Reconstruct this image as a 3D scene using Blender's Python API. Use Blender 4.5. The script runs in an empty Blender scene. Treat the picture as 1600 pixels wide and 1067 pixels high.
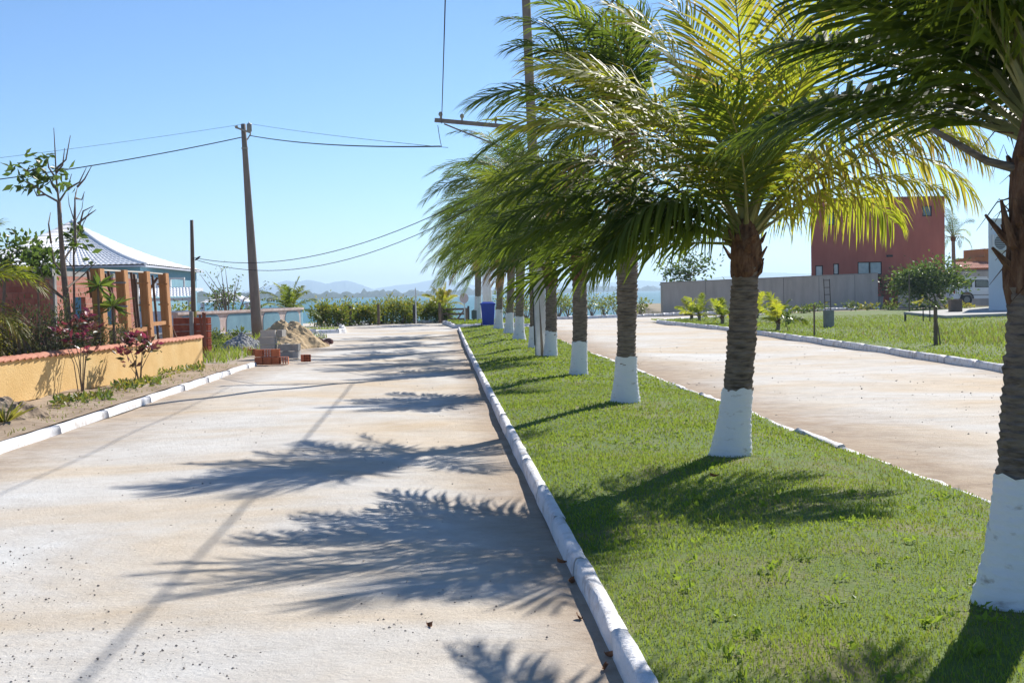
import bpy, math, random
import numpy as np
from mathutils import Vector, Matrix

random.seed(7)
S = bpy.context.scene
COL = S.collection

# ------------------------------------------------------------------ camera
FPX = 2150.0                                   # focal length in pixels of a 1600 px wide picture
CAMZ = 1.65
cam_d = bpy.data.cameras.new('camera')
cam_d.sensor_width = 36.0
cam_d.lens = 36.0 * FPX / 1600.0
cam_d.clip_start = 0.05
cam_d.clip_end = 30000
cam = bpy.data.objects.new('camera', cam_d)
COL.objects.link(cam)
CAMR = Matrix.Rotation(math.radians(90 - 2.06), 3, 'X') @ Matrix.Rotation(math.radians(-1.1), 3, 'Z')
cam.matrix_world = Matrix.Translation((0, 0, CAMZ)) @ CAMR.to_4x4()
S.camera = cam

# ------------------------------------------------------------------ light
SUN_AZ, SUN_EL = math.radians(30), math.radians(37)      # azimuth to the right of the view direction (+Y)
sunv = Vector((math.sin(SUN_AZ) * math.cos(SUN_EL), math.cos(SUN_AZ) * math.cos(SUN_EL), math.sin(SUN_EL)))
world = bpy.data.worlds.new('World')
S.world = world
world.use_nodes = True
wn = world.node_tree.nodes
sky = wn.new('ShaderNodeTexSky')
sky.sky_type = 'NISHITA'
sky.sun_disc = False
sky.sun_elevation = SUN_EL
sky.sun_rotation = SUN_AZ
sky.air_density = 0.8
sky.dust_density = 0.0
sky.ozone_density = 7.0
wn['Background'].inputs['Strength'].default_value = 0.092
world.node_tree.links.new(sky.outputs[0], wn['Background'].inputs['Color'])
sun_d = bpy.data.lights.new('sun', 'SUN')
sun_d.energy = 5.0
sun_d.angle = math.radians(0.53)
sun_d.color = (1.0, 0.955, 0.89)
sun = bpy.data.objects.new('sun', sun_d)
COL.objects.link(sun)
sun.rotation_euler = (-sunv).to_track_quat('-Z', 'Y').to_euler()
S.view_settings.view_transform = 'Standard'
S.view_settings.look = 'None'
S.view_settings.gamma = 1.0
S.view_settings.exposure = 0.6
S.view_settings.use_curve_mapping = False
S.cycles.max_bounces = 8
S.cycles.transparent_max_bounces = 8
S.cycles.volume_bounces = 0
S.cycles.use_denoising = True

# ------------------------------------------------------------------ photograph pixel -> place
def ray(px, py):
    d = CAMR @ Vector(((px - 800) / FPX, -(py - 533.5) / FPX, -1.0))
    return d
def gp(px, py, z=0.0):                          # where that line of sight meets the level z
    d = ray(px, py)
    t = (z - CAMZ) / d.z
    return Vector((d.x * t, d.y * t, z))
def at(px, py, D):                              # the point on that line of sight at depth D
    d = ray(px, py)
    t = D / d.y
    return Vector((d.x * t, D, CAMZ + d.z * t))

# ------------------------------------------------------------------ materials
MATS = {}
def _nt(name):
    m = bpy.data.materials.new(name)
    m.use_nodes = True
    nt = m.node_tree
    b = nt.nodes['Principled BSDF']
    return m, nt, b
def N(nt, t, **kw):
    n = nt.nodes.new(t)
    for k, v in kw.items():
        if k in n.inputs.keys():
            n.inputs[k].default_value = v
        else:
            setattr(n, k, v)
    return n
def rgba(c): return (c[0], c[1], c[2], 1.0)
def ramp(nt, stops):
    r = nt.nodes.new('ShaderNodeValToRGB')
    e = r.color_ramp.elements
    while len(e) < len(stops): e.new(0.5)
    for i, (p, c) in enumerate(stops):
        e[i].position = p
        e[i].color = rgba(c) if len(c) == 3 else c
    return r
def mat(name, c, c2=None, rough=0.8, scale=3.0, bump=0.0, bscale=20.0, spec=0.3, metal=0.0, detail=5.0, stretch=None, c3=None):
    """two (or three) tone noisy surface with fine relief"""
    if name in MATS: return MATS[name]
    m, nt, b = _nt(name)
    L = nt.links
    b.inputs['Roughness'].default_value = rough
    b.inputs['Specular IOR Level'].default_value = spec
    b.inputs['Metallic'].default_value = metal
    if c2 is None: c2 = tuple(x * 0.8 for x in c)
    tc = N(nt, 'ShaderNodeTexCoord')
    mp = N(nt, 'ShaderNodeMapping')
    if stretch: mp.inputs['Scale'].default_value = stretch
    geo = N(nt, 'ShaderNodeNewGeometry')
    L.new(geo.outputs['Position'], mp.inputs['Vector'])
    n1 = N(nt, 'ShaderNodeTexNoise', Scale=scale, Detail=detail, Roughness=0.6)
    L.new(mp.outputs[0], n1.inputs['Vector'])
    st = [(0.3, c2), (0.68, c)] if c3 is None else [(0.28, c2), (0.5, c), (0.72, c3)]
    r = ramp(nt, st)
    L.new(n1.outputs['Fac'], r.inputs[0])
    L.new(r.outputs[0], b.inputs['Base Color'])
    if bump:
        n2 = N(nt, 'ShaderNodeTexNoise', Scale=bscale, Detail=4.0, Roughness=0.6)
        L.new(mp.outputs[0], n2.inputs['Vector'])
        bp = N(nt, 'ShaderNodeBump', Strength=bump, Distance=0.02)
        L.new(n2.outputs['Fac'], bp.inputs['Height'])
        L.new(bp.outputs[0], b.inputs['Normal'])
    MATS[name] = m
    return m
def leafmat(name, stops, tstops, trans=0.4, rough=0.4, spec=0.4):
    """leaf: colour by the per-leaf 'tint' attribute, light passing through"""
    if name in MATS: return MATS[name]
    m, nt, b = _nt(name)
    L = nt.links
    a = N(nt, 'ShaderNodeAttribute', attribute_name='tint')
    r = ramp(nt, stops); r2 = ramp(nt, tstops)
    L.new(a.outputs['Fac'], r.inputs[0]); L.new(a.outputs['Fac'], r2.inputs[0])
    L.new(r.outputs[0], b.inputs['Base Color'])
    b.inputs['Roughness'].default_value = rough
    b.inputs['Specular IOR Level'].default_value = spec
    t = N(nt, 'ShaderNodeBsdfTranslucent')
    L.new(r2.outputs[0], t.inputs['Color'])
    mx = N(nt, 'ShaderNodeMixShader')
    mx.inputs[0].default_value = trans
    L.new(b.outputs[0], mx.inputs[1]); L.new(t.outputs[0], mx.inputs[2])
    L.new(mx.outputs[0], nt.nodes['Material Output'].inputs['Surface'])
    MATS[name] = m
    return m

# ------------------------------------------------------------------ mesh building
class MB:
    def __init__(s):
        s.V = []; s.F = []; s.T = []; s.n = 0
    def add(s, V, faces, mi=0, tint=None):
        """V (n,3); faces: list of index arrays (m,k)"""
        V = np.asarray(V, dtype=np.float64).reshape(-1, 3)
        for f in (faces if isinstance(faces, list) else [faces]):
            f = np.asarray(f, dtype=np.int64)
            if f.ndim == 1: f = f.reshape(1, -1)
            s.F.append((f + s.n, mi))
        s.V.append(V)
        s.T.append(np.full(len(V), 0.5) if tint is None else np.broadcast_to(np.asarray(tint, dtype=np.float64), (len(V),)))
        s.n += len(V)
        return s
    def box(s, a, b, mi=0):
        (x0, y0, z0), (x1, y1, z1) = a, b
        V = [(x0,y0,z0),(x1,y0,z0),(x1,y1,z0),(x0,y1,z0),(x0,y0,z1),(x1,y0,z1),(x1,y1,z1),(x0,y1,z1)]
        return s.add(V, [[(0,3,2,1),(4,5,6,7),(0,1,5,4),(1,2,6,5),(2,3,7,6),(3,0,4,7)]], mi)
    def obox(s, c, ax, ay, az, mi=0):
        """box about centre c with half-axis vectors"""
        c, ax, ay, az = (np.array(q, dtype=float) for q in (c, ax, ay, az))
        V = [c+i*ax+j*ay+k*az for k in (-1,1) for (i,j) in ((-1,-1),(1,-1),(1,1),(-1,1))]
        return s.add(V, [[(0,3,2,1),(4,5,6,7),(0,1,5,4),(1,2,6,5),(2,3,7,6),(3,0,4,7)]], mi)
    def beam(s, p, q, w, h, mi=0, up=(0,0,1)):
        p, q = np.array(p, float), np.array(q, float)
        t = (q-p); L = np.linalg.norm(t); t /= L
        sd = np.cross(t, up)
        if np.linalg.norm(sd) < 1e-3: sd = np.cross(t, (1,0,0))
        sd /= np.linalg.norm(sd); u = np.cross(sd, t)
        return s.obox((p+q)/2, t*L/2, sd*w/2, u*h/2, mi)
    def tube(s, pts, rad, sides=8, mi=0, tint=None, cap=True, flat=1.0):
        P = np.array([tuple(p) for p in pts], float); n = len(P)
        r = np.broadcast_to(np.array(rad, float), (n,))
        T = np.gradient(P, axis=0); T /= np.linalg.norm(T, axis=1)[:, None] + 1e-12
        ref = np.array((0,0,1.0)) if abs(T[0][2]) < 0.9 else np.array((0,1.0,0))
        rings = []
        sd = np.cross(T[0], ref); sd /= np.linalg.norm(sd)
        for i in range(n):
            sd = sd - T[i]*np.dot(sd, T[i]); sd /= np.linalg.norm(sd) + 1e-12
            u = np.cross(sd, T[i])
            a = np.arange(sides)*2*math.pi/sides
            rings.append(P[i] + r[i]*(np.cos(a)[:,None]*sd + flat*np.sin(a)[:,None]*u))
        V = np.concatenate(rings)
        i = np.arange(n-1)[:,None]*sides; j = np.arange(sides)[None,:]; k = (j+1) % sides
        F = np.stack([(i+j),(i+k),(i+sides+k),(i+sides+j)], -1).reshape(-1,4)
        fs = [F]
        s.add(V, fs, mi, tint)
        if cap:
            s.F.append((np.array([list(range(sides))[::-1]]) + s.n - len(V), mi))
            s.F.append((np.array([list(range(sides))]) + s.n - sides, mi))
        return s
    def grid(s, G, mi=0, tint=None):
        """G (a,b,3) array of points -> quads"""
        G = np.asarray(G, float); a, b = G.shape[:2]
        i = np.arange(a-1)[:,None]*b; j = np.arange(b-1)[None,:]
        F = np.stack([i+j, i+j+1, i+b+j+1, i+b+j], -1).reshape(-1,4)
        return s.add(G.reshape(-1,3), [F], mi, None if tint is None else np.asarray(tint).ravel())
    def prism(s, poly, d, mi=0):
        """polygon (list of 3D points) pushed along vector d"""
        P = np.array([tuple(p) for p in poly], float); n = len(P); d = np.array(d, float)
        V = np.concatenate([P, P+d])
        s.add(V, [np.array([list(range(n))[::-1]]), np.array([list(range(n, 2*n))]), np.array([(i, (i+1) % n, n+(i+1) % n, n+i) for i in range(n)])], mi)
        return s
    def lathe(s, prof, c=(0,0,0), sides=16, mi=0):
        c = np.array(c, float); a = np.arange(sides)*2*math.pi/sides
        G = np.array([[(c[0]+r*math.cos(t), c[1]+r*math.sin(t), c[2]+z) for t in a] + [(c[0]+r, c[1], c[2]+z)] for r, z in prof])
        return s.grid(G, mi)
    def leaves(s, P, size, rng, asp=0.45, mi=0, tint=None, up=0.3, dirs=None, fold=0.15):
        """rhombic bent leaves at points P"""
        P = np.asarray(P, float); n = len(P)
        d = rng.normal(size=(n,3)) if dirs is None else np.asarray(dirs, float) + rng.normal(size=(n,3))*0.35
        d[:,2] += up*0.3
        d /= np.linalg.norm(d, axis=1)[:,None]
        q = rng.normal(size=(n,3)); q[:,2] += 0.0
        w = np.cross(d, q); w /= np.linalg.norm(w, axis=1)[:,None]
        nn = np.cross(w, d)
        L = (size*(0.65+0.7*rng.random(n)))[:,None]
        V = np.stack([P, P+d*L*0.45+w*L*asp*0.5+nn*L*fold, P+d*L, P+d*L*0.45-w*L*asp*0.5+nn*L*fold], 1)
        F = np.arange(n)[:,None]*4+np.array([[0,1,2,3]])
        t = rng.random(n) if tint is None else np.clip(tint, 0, 1)
        return s.add(V.reshape(-1,3), [np.concatenate([F[:,[0,1,2]], F[:,[0,2,3]]])], mi, np.repeat(t, 4))
    def mesh(s, name, mats, smooth=False):
        me = bpy.data.meshes.new(name)
        V = np.concatenate(s.V); T = np.concatenate(s.T)
        loops, starts, mis = [], [], []
        st = 0
        for f, mi in s.F:
            m, k = f.shape
            loops.append(f.ravel()); starts.append(st + np.arange(m)*k); mis.append(np.full(m, mi))
            st += m*k
        loops = np.concatenate(loops); starts = np.concatenate(starts); mis = np.concatenate(mis)
        me.vertices.add(len(V)); me.vertices.foreach_set('co', V.astype(np.float32).ravel())
        me.loops.add(len(loops)); me.loops.foreach_set('vertex_index', loops.astype(np.int32))
        me.polygons.add(len(starts)); me.polygons.foreach_set('loop_start', starts.astype(np.int32))
        me.update(calc_edges=True)
        me.polygons.foreach_set('material_index', mis.astype(np.int32))
        me.polygons.foreach_set('use_smooth', np.full(len(starts), smooth))
        a = me.attributes.new('tint', 'FLOAT', 'POINT'); a.data.foreach_set('value', T.astype(np.float32))
        for m in (mats if isinstance(mats, (list, tuple)) else [mats]): me.materials.append(m)
        me.update()
        return me

BASE = {}
def link(name, me, parent=None, loc=None, rot=None):
    """one mesh object; the points of ME are places in the scene unless LOC is given"""
    o = bpy.data.objects.new(name, me)
    COL.objects.link(o)
    if loc is not None: o.location = loc
    if rot is not None: o.rotation_euler = rot
    if parent is not None:
        o.parent = parent
        if parent in BASE: o.matrix_parent_inverse = Matrix.Translation(-BASE[parent])
    return o
def thing(name, label, cat, loc, group=None):
    o = bpy.data.objects.new(name, None)
    o.empty_display_size = 0.2
    COL.objects.link(o)
    o.location = loc
    BASE[o] = Vector(loc)
    return tag(o, label, cat, group)
def tag(o, label, cat, group=None, kind=None):
    if label: o['label'] = label
    if cat: o['category'] = cat
    if group: o['group'] = group
    if kind: o['kind'] = kind
    return o
def struct(name, me, parent=None):
    o = link(name, me, parent)
    if parent is None: o['kind'] = 'structure'
    return o
def part(name, mb, m, parent, smooth=False):
    return link(name, mb.mesh(name, m, smooth), parent)
def single(name, mb, m, label, cat, group=None, kind=None, smooth=False):
    return tag(link(name, mb.mesh(name, m, smooth)), label, cat, group, kind)
def lerp(a, b, t): return a + (b - a) * t
def V3(*a): return np.array(a, float)
# ------------------------------------------------------------------ shared materials
WHITE = mat('white_paint', (0.80, 0.80, 0.80), (0.68, 0.67, 0.65), rough=0.75, scale=6, bump=0.35, bscale=45)
KERBW = mat('limewashed_kerb', (0.80, 0.79, 0.79), (0.52, 0.47, 0.42), rough=0.85, scale=7, bump=0.8, bscale=38, detail=9)
KERBW.node_tree.nodes['Color Ramp'].color_ramp.elements[1].position = .5
CONC = mat('concrete', (0.34, 0.33, 0.31), (0.25, 0.24, 0.23), rough=0.9, scale=4, bump=0.4, bscale=60)
WOODG = mat('weathered_wood', (0.20, 0.15, 0.11), (0.12, 0.09, 0.07), rough=0.85, scale=8, bump=0.4, stretch=(6, 6, 0.6))
TWIG = mat('twig_bark', (0.22, 0.17, 0.13), (0.13, 0.10, 0.08), rough=0.9, scale=12, bump=0.3)
DARK = mat('dark_metal', (0.05, 0.05, 0.05), rough=0.6)
CABLE = mat('black_cable', (0.02, 0.02, 0.022), rough=0.6)
GLASS = mat('window_glass', (0.10, 0.16, 0.19), (0.05, 0.09, 0.11), rough=0.08, scale=0.8, spec=0.8)
BROWN_DIRT = mat('brown_dirt', (0.33, 0.245, 0.165), (0.20, 0.145, 0.10), rough=0.95, scale=2.2, bump=0.9, bscale=14, c3=(0.42, 0.34, 0.25), detail=9)

def road_material():
    m, nt, b = _nt('sandy_road')
    L = nt.links
    geo = N(nt, 'ShaderNodeNewGeometry')
    a = N(nt, 'ShaderNodeAttribute', attribute_name='tint')
    mp = N(nt, 'ShaderNodeMapping'); mp.inputs['Scale'].default_value = (0.20, 0.34, 1.0)
    L.new(geo.outputs['Position'], mp.inputs['Vector'])
    big = N(nt, 'ShaderNodeTexNoise', Scale=1.0, Detail=7.0, Roughness=0.62, Distortion=0.7)
    L.new(mp.outputs[0], big.inputs['Vector'])
    r1 = ramp(nt, [(0.32, (0.57, 0.46, 0.33)), (0.46, (0.585, 0.52, 0.435)), (0.54, (0.585, 0.55, 0.50)), (0.66, (0.63, 0.62, 0.595))])
    L.new(big.outputs['Fac'], r1.inputs[0])
    # fine mottling
    mid = N(nt, 'ShaderNodeTexNoise', Scale=2.3, Detail=9.0, Roughness=0.72)
    L.new(geo.outputs['Position'], mid.inputs['Vector'])
    r2 = ramp(nt, [(0.3, (0.88, 0.86, 0.83)), (0.6, (1.04, 1.04, 1.03))])
    L.new(mid.outputs['Fac'], r2.inputs[0])
    mul = N(nt, 'ShaderNodeMix', data_type='RGBA', blend_type='MULTIPLY'); mul.inputs[0].default_value = 1.0
    L.new(r1.outputs[0], mul.inputs[6]); L.new(r2.outputs[0], mul.inputs[7])
    # grit
    fine = N(nt, 'ShaderNodeTexNoise', Scale=85.0, Detail=3.0, Roughness=0.7)
    L.new(geo.outputs['Position'], fine.inputs['Vector'])
    gritm = N(nt, 'ShaderNodeTexNoise', Scale=0.55, Detail=4.0, Roughness=0.6)
    L.new(geo.outputs['Position'], gritm.inputs['Vector'])
    gr = N(nt, 'ShaderNodeMapRange'); gr.inputs[1].default_value = 0.42; gr.inputs[2].default_value = 0.68
    L.new(gritm.outputs['Fac'], gr.inputs[0])
    r3 = ramp(nt, [(0.33, (0.46, 0.44, 0.42)), (0.45, (1, 1, 1))])
    L.new(fine.outputs['Fac'], r3.inputs[0])
    mul2 = N(nt, 'ShaderNodeMix', data_type='RGBA', blend_type='MULTIPLY')
    L.new(gr.outputs[0], mul2.inputs[0]); L.new(mul.outputs[2], mul2.inputs[6]); L.new(r3.outputs[0], mul2.inputs[7])
    # loose brown earth along the kerbs
    en = N(nt, 'ShaderNodeTexNoise', Scale=3.0, Detail=8.0, Roughness=0.7)
    L.new(geo.outputs['Position'], en.inputs['Vector'])
    ad = N(nt, 'ShaderNodeMath', operation='MULTIPLY_ADD'); ad.inputs[1].default_value = 1.1; ad.inputs[2].default_value = -0.64
    L.new(en.outputs['Fac'], ad.inputs[0])
    ad2 = N(nt, 'ShaderNodeMath', operation='ADD', use_clamp=True)
    L.new(ad.outputs[0], ad2.inputs[0]); L.new(a.outputs['Fac'], ad2.inputs[1])
    r4 = ramp(nt, [(0.3, (0.27, 0.20, 0.145)), (0.62, (0.42, 0.325, 0.235))])
    L.new(mid.outputs['Fac'], r4.inputs[0])
    mx = N(nt, 'ShaderNodeMix', data_type='RGBA')
    L.new(ad2.outputs[0], mx.inputs[0]); L.new(mul2.outputs[2], mx.inputs[6]); L.new(r4.outputs[0], mx.inputs[7])
    L.new(mx.outputs[2], b.inputs['Base Color'])
    b.inputs['Roughness'].default_value = 0.95
    b.inputs['Specular IOR Level'].default_value = 0.15
    bn = N(nt, 'ShaderNodeTexNoise', Scale=24.0, Detail=7.0, Roughness=0.72)
    L.new(geo.outputs['Position'], bn.inputs['Vector'])
    bp = N(nt, 'ShaderNodeBump', Strength=0.55, Distance=0.03)
    L.new(bn.outputs['Fac'], bp.inputs['Height'])
    L.new(bp.outputs[0], b.inputs['Normal'])
    return m

# ------------------------------------------------------------------ lines of the place
def line(pxs, z=0.0): return [gp(x, y, z) for x, y in pxs]
def extend(L, y):                               # prolong a line towards / behind the camera
    a, b = L[0], L[1]
    t = (y - a.y) / (b.y - a.y)
    return [a + (b - a) * t] + L
MED_L = extend(line([(976,1064),(922,984),(880,864),(856,812),(816,728),(772,640),(757,619),(739,570),(722,532),(716,516)]), -4)
# smooth the noisy hand readings: straight fit with a slight bend
def fit(L, deg=2):
    y = np.array([p.y for p in L]); x = np.array([p.x for p in L])
    c = np.polyfit(y, x, deg)
    return lambda yy: np.polyval(c, yy)
fML = fit(MED_L[1:], 2)
MED_Rpx = [(1499,774),(1397,735),(1330,708),(1127,631),(1070,610),(963,568),(920,550),(870,532),(822,509)]
fMR = fit(line(MED_Rpx), 2)
LK = line([(0,708),(72,682),(155,657),(186,649),(256,622),(330,597),(398,572)])
fLK = fit(LK, 1)
RK = line([(1568,582),(1400,558),(1240,531),(1125,516),(1060,509)])
fRK = fit(RK, 2)
Y_MEDEND = 61.5
Y_LKEND = LK[-1].y

def sstep(t): t = np.clip(t, 0, 1); return t*t*(3-2*t)
def gz(x, y):
    x = np.asarray(x, float); y = np.asarray(y, float)
    e = 81 + 34*sstep((-11-x)/4) + 85*sstep((x-9)/5)
    z = -0.06 - 4.5*sstep((y-e)/14)
    z = z - 0.9*sstep((-12.5-x)/3)*sstep((y-66)/14)
    return z

# ------------------------------------------------------------------ ground, sea, far land
def axis(a, b, lo, hi, d, D):
    core = np.arange(lo, hi+1e-6, d)
    left = lo - np.geomspace(D, lo-a+D, 14)[1:] + D if a < lo else np.array([])
    right = hi + np.geomspace(D, b-hi+D, 14)[1:] - D if b > hi else np.array([])
    return np.concatenate([left[::-1], core, right])
gx = axis(-900, 900, -45, 45, 1.0, 3.0); gy = axis(-60, 420, -8, 175, 1.0, 3.0)
X, Y = np.meshgrid(gx, gy)
mb = MB(); mb.grid(np.stack([X, Y, gz(X, Y)], -1))
GROUND = mat('ground_earth', (0.28, 0.22, 0.14), (0.14, 0.15, 0.06), rough=0.95, scale=0.6, bump=0.7, bscale=9, c3=(0.36, 0.30, 0.21), detail=9)
struct('ground', mb.mesh('ground', GROUND, True))

def water():
    m, nt, b = _nt('sea_water')
    L = nt.links
    geo = N(nt, 'ShaderNodeNewGeometry')
    mp = N(nt, 'ShaderNodeMapping'); mp.inputs['Scale'].default_value = (0.02, 0.10, 1)
    L.new(geo.outputs['Position'], mp.inputs['Vector'])
    n = N(nt, 'ShaderNodeTexNoise', Scale=1.0, Detail=6.0, Roughness=0.6)
    L.new(mp.outputs[0], n.inputs['Vector'])
    r = ramp(nt, [(0.35, (0.045, 0.155, 0.20)), (0.65, (0.065, 0.205, 0.245))])
    L.new(n.outputs['Fac'], r.inputs[0]); L.new(r.outputs[0], b.inputs['Base Color'])
    b.inputs['Roughness'].default_value = 0.5
    b.inputs['Specular IOR Level'].default_value = 0.12
    n2 = N(nt, 'ShaderNodeTexNoise', Scale=1.4, Detail=5.0)
    L.new(geo.outputs['Position'], n2.inputs['Vector'])
    bp = N(nt, 'ShaderNodeBump', Strength=0.5, Distance=0.3)
    L.new(n2.outputs['Fac'], bp.inputs['Height']); L.new(bp.outputs[0], b.inputs['Normal'])
    return m
mb = MB()
gx = axis(-6500, 6500, -200, 200, 50, 60); gy = axis(60, 9400, 70, 500, 50, 60)
X, Y = np.meshgrid(gx, gy)
mb.grid(np.stack([X, Y, np.full_like(X, -3.0)], -1))
struct('sea', mb.mesh('sea', water()))

# wooded far shore: a low bank whose top is broken by tree crowns
rng = np.random.default_rng(5)
FOREST = mat('far_forest', (0.045, 0.065, 0.04), (0.025, 0.04, 0.028), rough=1.0, scale=0.05)
nx = 620
pxx = np.linspace(-250, 1900, nx)
Dsh = 1000 + np.clip(pxx-200, 0, 900)*3.2
Xs = (pxx-800)/FPX*Dsh
prof = np.zeros(nx)
for f, am in ((0.021, 1.0), (0.05, .9), (0.13, 1.0), (0.37, .9), (0.9, .8)):
    prof += am*np.sin(np.arange(nx)*f*6.28+rng.random()*9)
hgt = (4.4 + 0.65*prof + rng.random(nx)*2.2 + (rng.random(nx) > .96)*2.5) * (0.75 + Dsh/2600)
rows = []
for k, (dd, hh) in enumerate(((0, -3.2), (0, -2.6), (6, .55), (18, .9), (40, 1.0), (80, .9), (160, .3), (200, 0))):
    j = rng.random(nx)*0.5+0.75 if 1 < k < 6 else np.ones(nx)
    z = np.full(nx, hh) if k < 2 else -3 + hgt*hh*j
    rows.append(np.stack([Xs, Dsh+dd, z], -1))
mb = MB(); mb.grid(np.array(rows))
struct('far_shore', mb.mesh('far_shore', FOREST))

def hills(name, pts, D, depth, seed):
    """range of hills: ridge heights read off the skyline, falling away to both sides"""
    r = np.random.default_rng(seed)
    xs = np.linspace(pts[0][0], pts[-1][0], 160)
    ys = np.interp(xs, [p[0] for p in pts], [p[1] for p in pts])
    ker = np.hanning(9); ker /= ker.sum()
    ys = np.convolve(np.pad(ys, 4, 'edge'), ker, 'valid') + r.normal(size=160)*0.22
    ridge = np.array([tuple(at(x, y, D)) for x, y in zip(xs, ys)])
    G = []
    for v in np.linspace(-1, 1, 15):
        w = (1-abs(v))**1.15
        z = -4 + (ridge[:,2]+4)*w*(1 if abs(v) < .01 else (0.93+0.14*r.random(160)))
        G.append(np.stack([ridge[:,0]*(1+v*depth/D), D + v*depth + r.normal(size=160)*20*(v != 0), z], -1))
    mb = MB(); mb.grid(np.array(G))
    struct(name, mb.mesh(name, mat('hill_woods', (0.05, 0.075, 0.045), (0.035, 0.05, 0.035), rough=1, scale=0.004), True))
hills('hills', [(300,466),(370,458),(410,450),(430,443),(449,438),(463,441),(481,437),(497,440),(511,444),(524,440),(540,438),(556,442),(575,449),(600,458),(650,466)], 7800, 900, 2)
hills('hills_beyond_road', [(520,464),(560,457),(590,449),(604,450),(626,443),(640,446),(658,440),(680,436),(705,439),(735,445),(780,450),(830,446),(880,441),(930,444),(990,438),(1060,441),(1130,432),(1200,425),(1260,428),(1330,424),(1400,432),(1500,430),(1640,436)], 8600, 600, 3)

# ------------------------------------------------------------------ road
def edge_dirt(x, y):
    d = np.zeros_like(x)
    ml, mr, lk, rk = fML(y), fMR(y), fLK(y), fRK(np.clip(y, 20, 75))
    d = np.maximum(d, np.clip(1.0-(ml-x)/(0.75+0.25*np.sin(y*.7)), 0, 1)*(x < ml+.3)*(y < Y_MEDEND+2))
    d = np.maximum(d, np.clip(1.15-(x-mr)/(1.7+.3*np.sin(y*.5)), 0, 1)*1.05*(x > mr-.3)*(y < Y_MEDEND+2))
    d = np.maximum(d, np.clip(1.15-(x-lk)/(1.2+.3*np.sin(y*.45)), 0, 1)*0.8*(y < 44))
    d = np.maximum(d, np.clip(0.9-(rk-x)/0.7, 0, 1)*0.7*(y < 72)*(x < rk+.5)*(x > mr))
    return d
def road_left(y): return np.where(y < Y_LKEND, fLK(y), np.where(y < 63, -8.6, -12.5)) - 0.35
def road_right(y): return np.where(y < 70, fRK(np.clip(y, -10, 70))+0.3, 30.0)
ys = np.concatenate([np.arange(-5, 30, 0.25), np.arange(30, 82.5, 0.5)])
us = np.linspace(0, 1, 120)
Yg, Ug = np.meshgrid(ys, us, indexing='ij')
Xl, Xr = road_left(Yg), road_right(Yg)
Xg = Xl + (Xr-Xl)*Ug
Zg = 0.012*np.sin(Xg*1.3+Yg*.31) + 0.010*np.sin(Xg*.6-Yg*.9+1) + 0.006*np.sin(Xg*3.1+Yg*1.7)
mb = MB(); mb.grid(np.stack([Xg, Yg, Zg], -1), tint=edge_dirt(Xg, Yg))
ROAD = road_material()
struct('road', mb.mesh('road', ROAD, True))

# loose stones lying on the road surface: too many and too small to pick apart
rng = np.random.default_rng(11)
def stones(n, xs, ys, r0, r1):
    V0 = np.array([(1,0,0),(-1,0,0),(0,1,0),(0,-1,0),(0,0,1),(0,0,-1)], float)
    F0 = np.array([(0,2,4),(2,1,4),(1,3,4),(3,0,4),(2,0,5),(1,2,5),(3,1,5),(0,3,5)])
    r = r0+(r1-r0)*rng.random(n)**3
    sc = r[:,None,None]*(0.6+0.8*rng.random((n,6,1)))
    P = np.stack([xs, ys, 0.012*np.sin(xs*1.3+ys*.31) + 0.010*np.sin(xs*.6-ys*.9+1)+r*.2], -1)
    V = V0[None]*sc*np.array([1,1,.7]) + P[:,None,:]
    F = (np.arange(n)[:,None,None]*6+F0[None]).reshape(-1,3)
    return V.reshape(-1,3), F, np.repeat(rng.random(n), 6)
mb = MB()
cx = np.array([-2.6,-1.6,-2.9,-.8,-3.4]); cy = np.array([5.9,6.3,7.2,6.6,8.6])
k = rng.integers(0, 5, 1500); 
V, F, T = stones(1500, cx[k]+rng.normal(size=1500)*.5, cy[k]+rng.normal(size=1500)*.5, .0015, .0085); mb.add(V, [F], 0, T)
yy = 5+22*rng.random(1100)**1.6; xx = fLK(yy)+.6+(fML(yy)-fLK(yy)-.8)*rng.random(1100)
V, F, T = stones(1100, xx, yy, .002, .010); mb.add(V, [F], 0, T)
yy = 9+30*rng.random(500); xx = fMR(yy)+.3+(fRK(yy)-fMR(yy)-.6)*rng.random(500)
V, F, T = stones(500, xx, yy, .006, .018); mb.add(V, [F], 0, T)
STONE = leafmat('loose_stone', [(0, (0.12, 0.11, 0.105)), (0.5, (0.24, 0.215, 0.19)), (1, (0.45, 0.4, 0.34))], [(0, (0,0,0)), (1, (0,0,0))], trans=0.0, rough=0.9, spec=0.2)
o = link('loose_stones', mb.mesh('loose_stones', STONE)); tag(o, 'small dark stones scattered over the sandy road', 'stones', kind='stuff')

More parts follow.
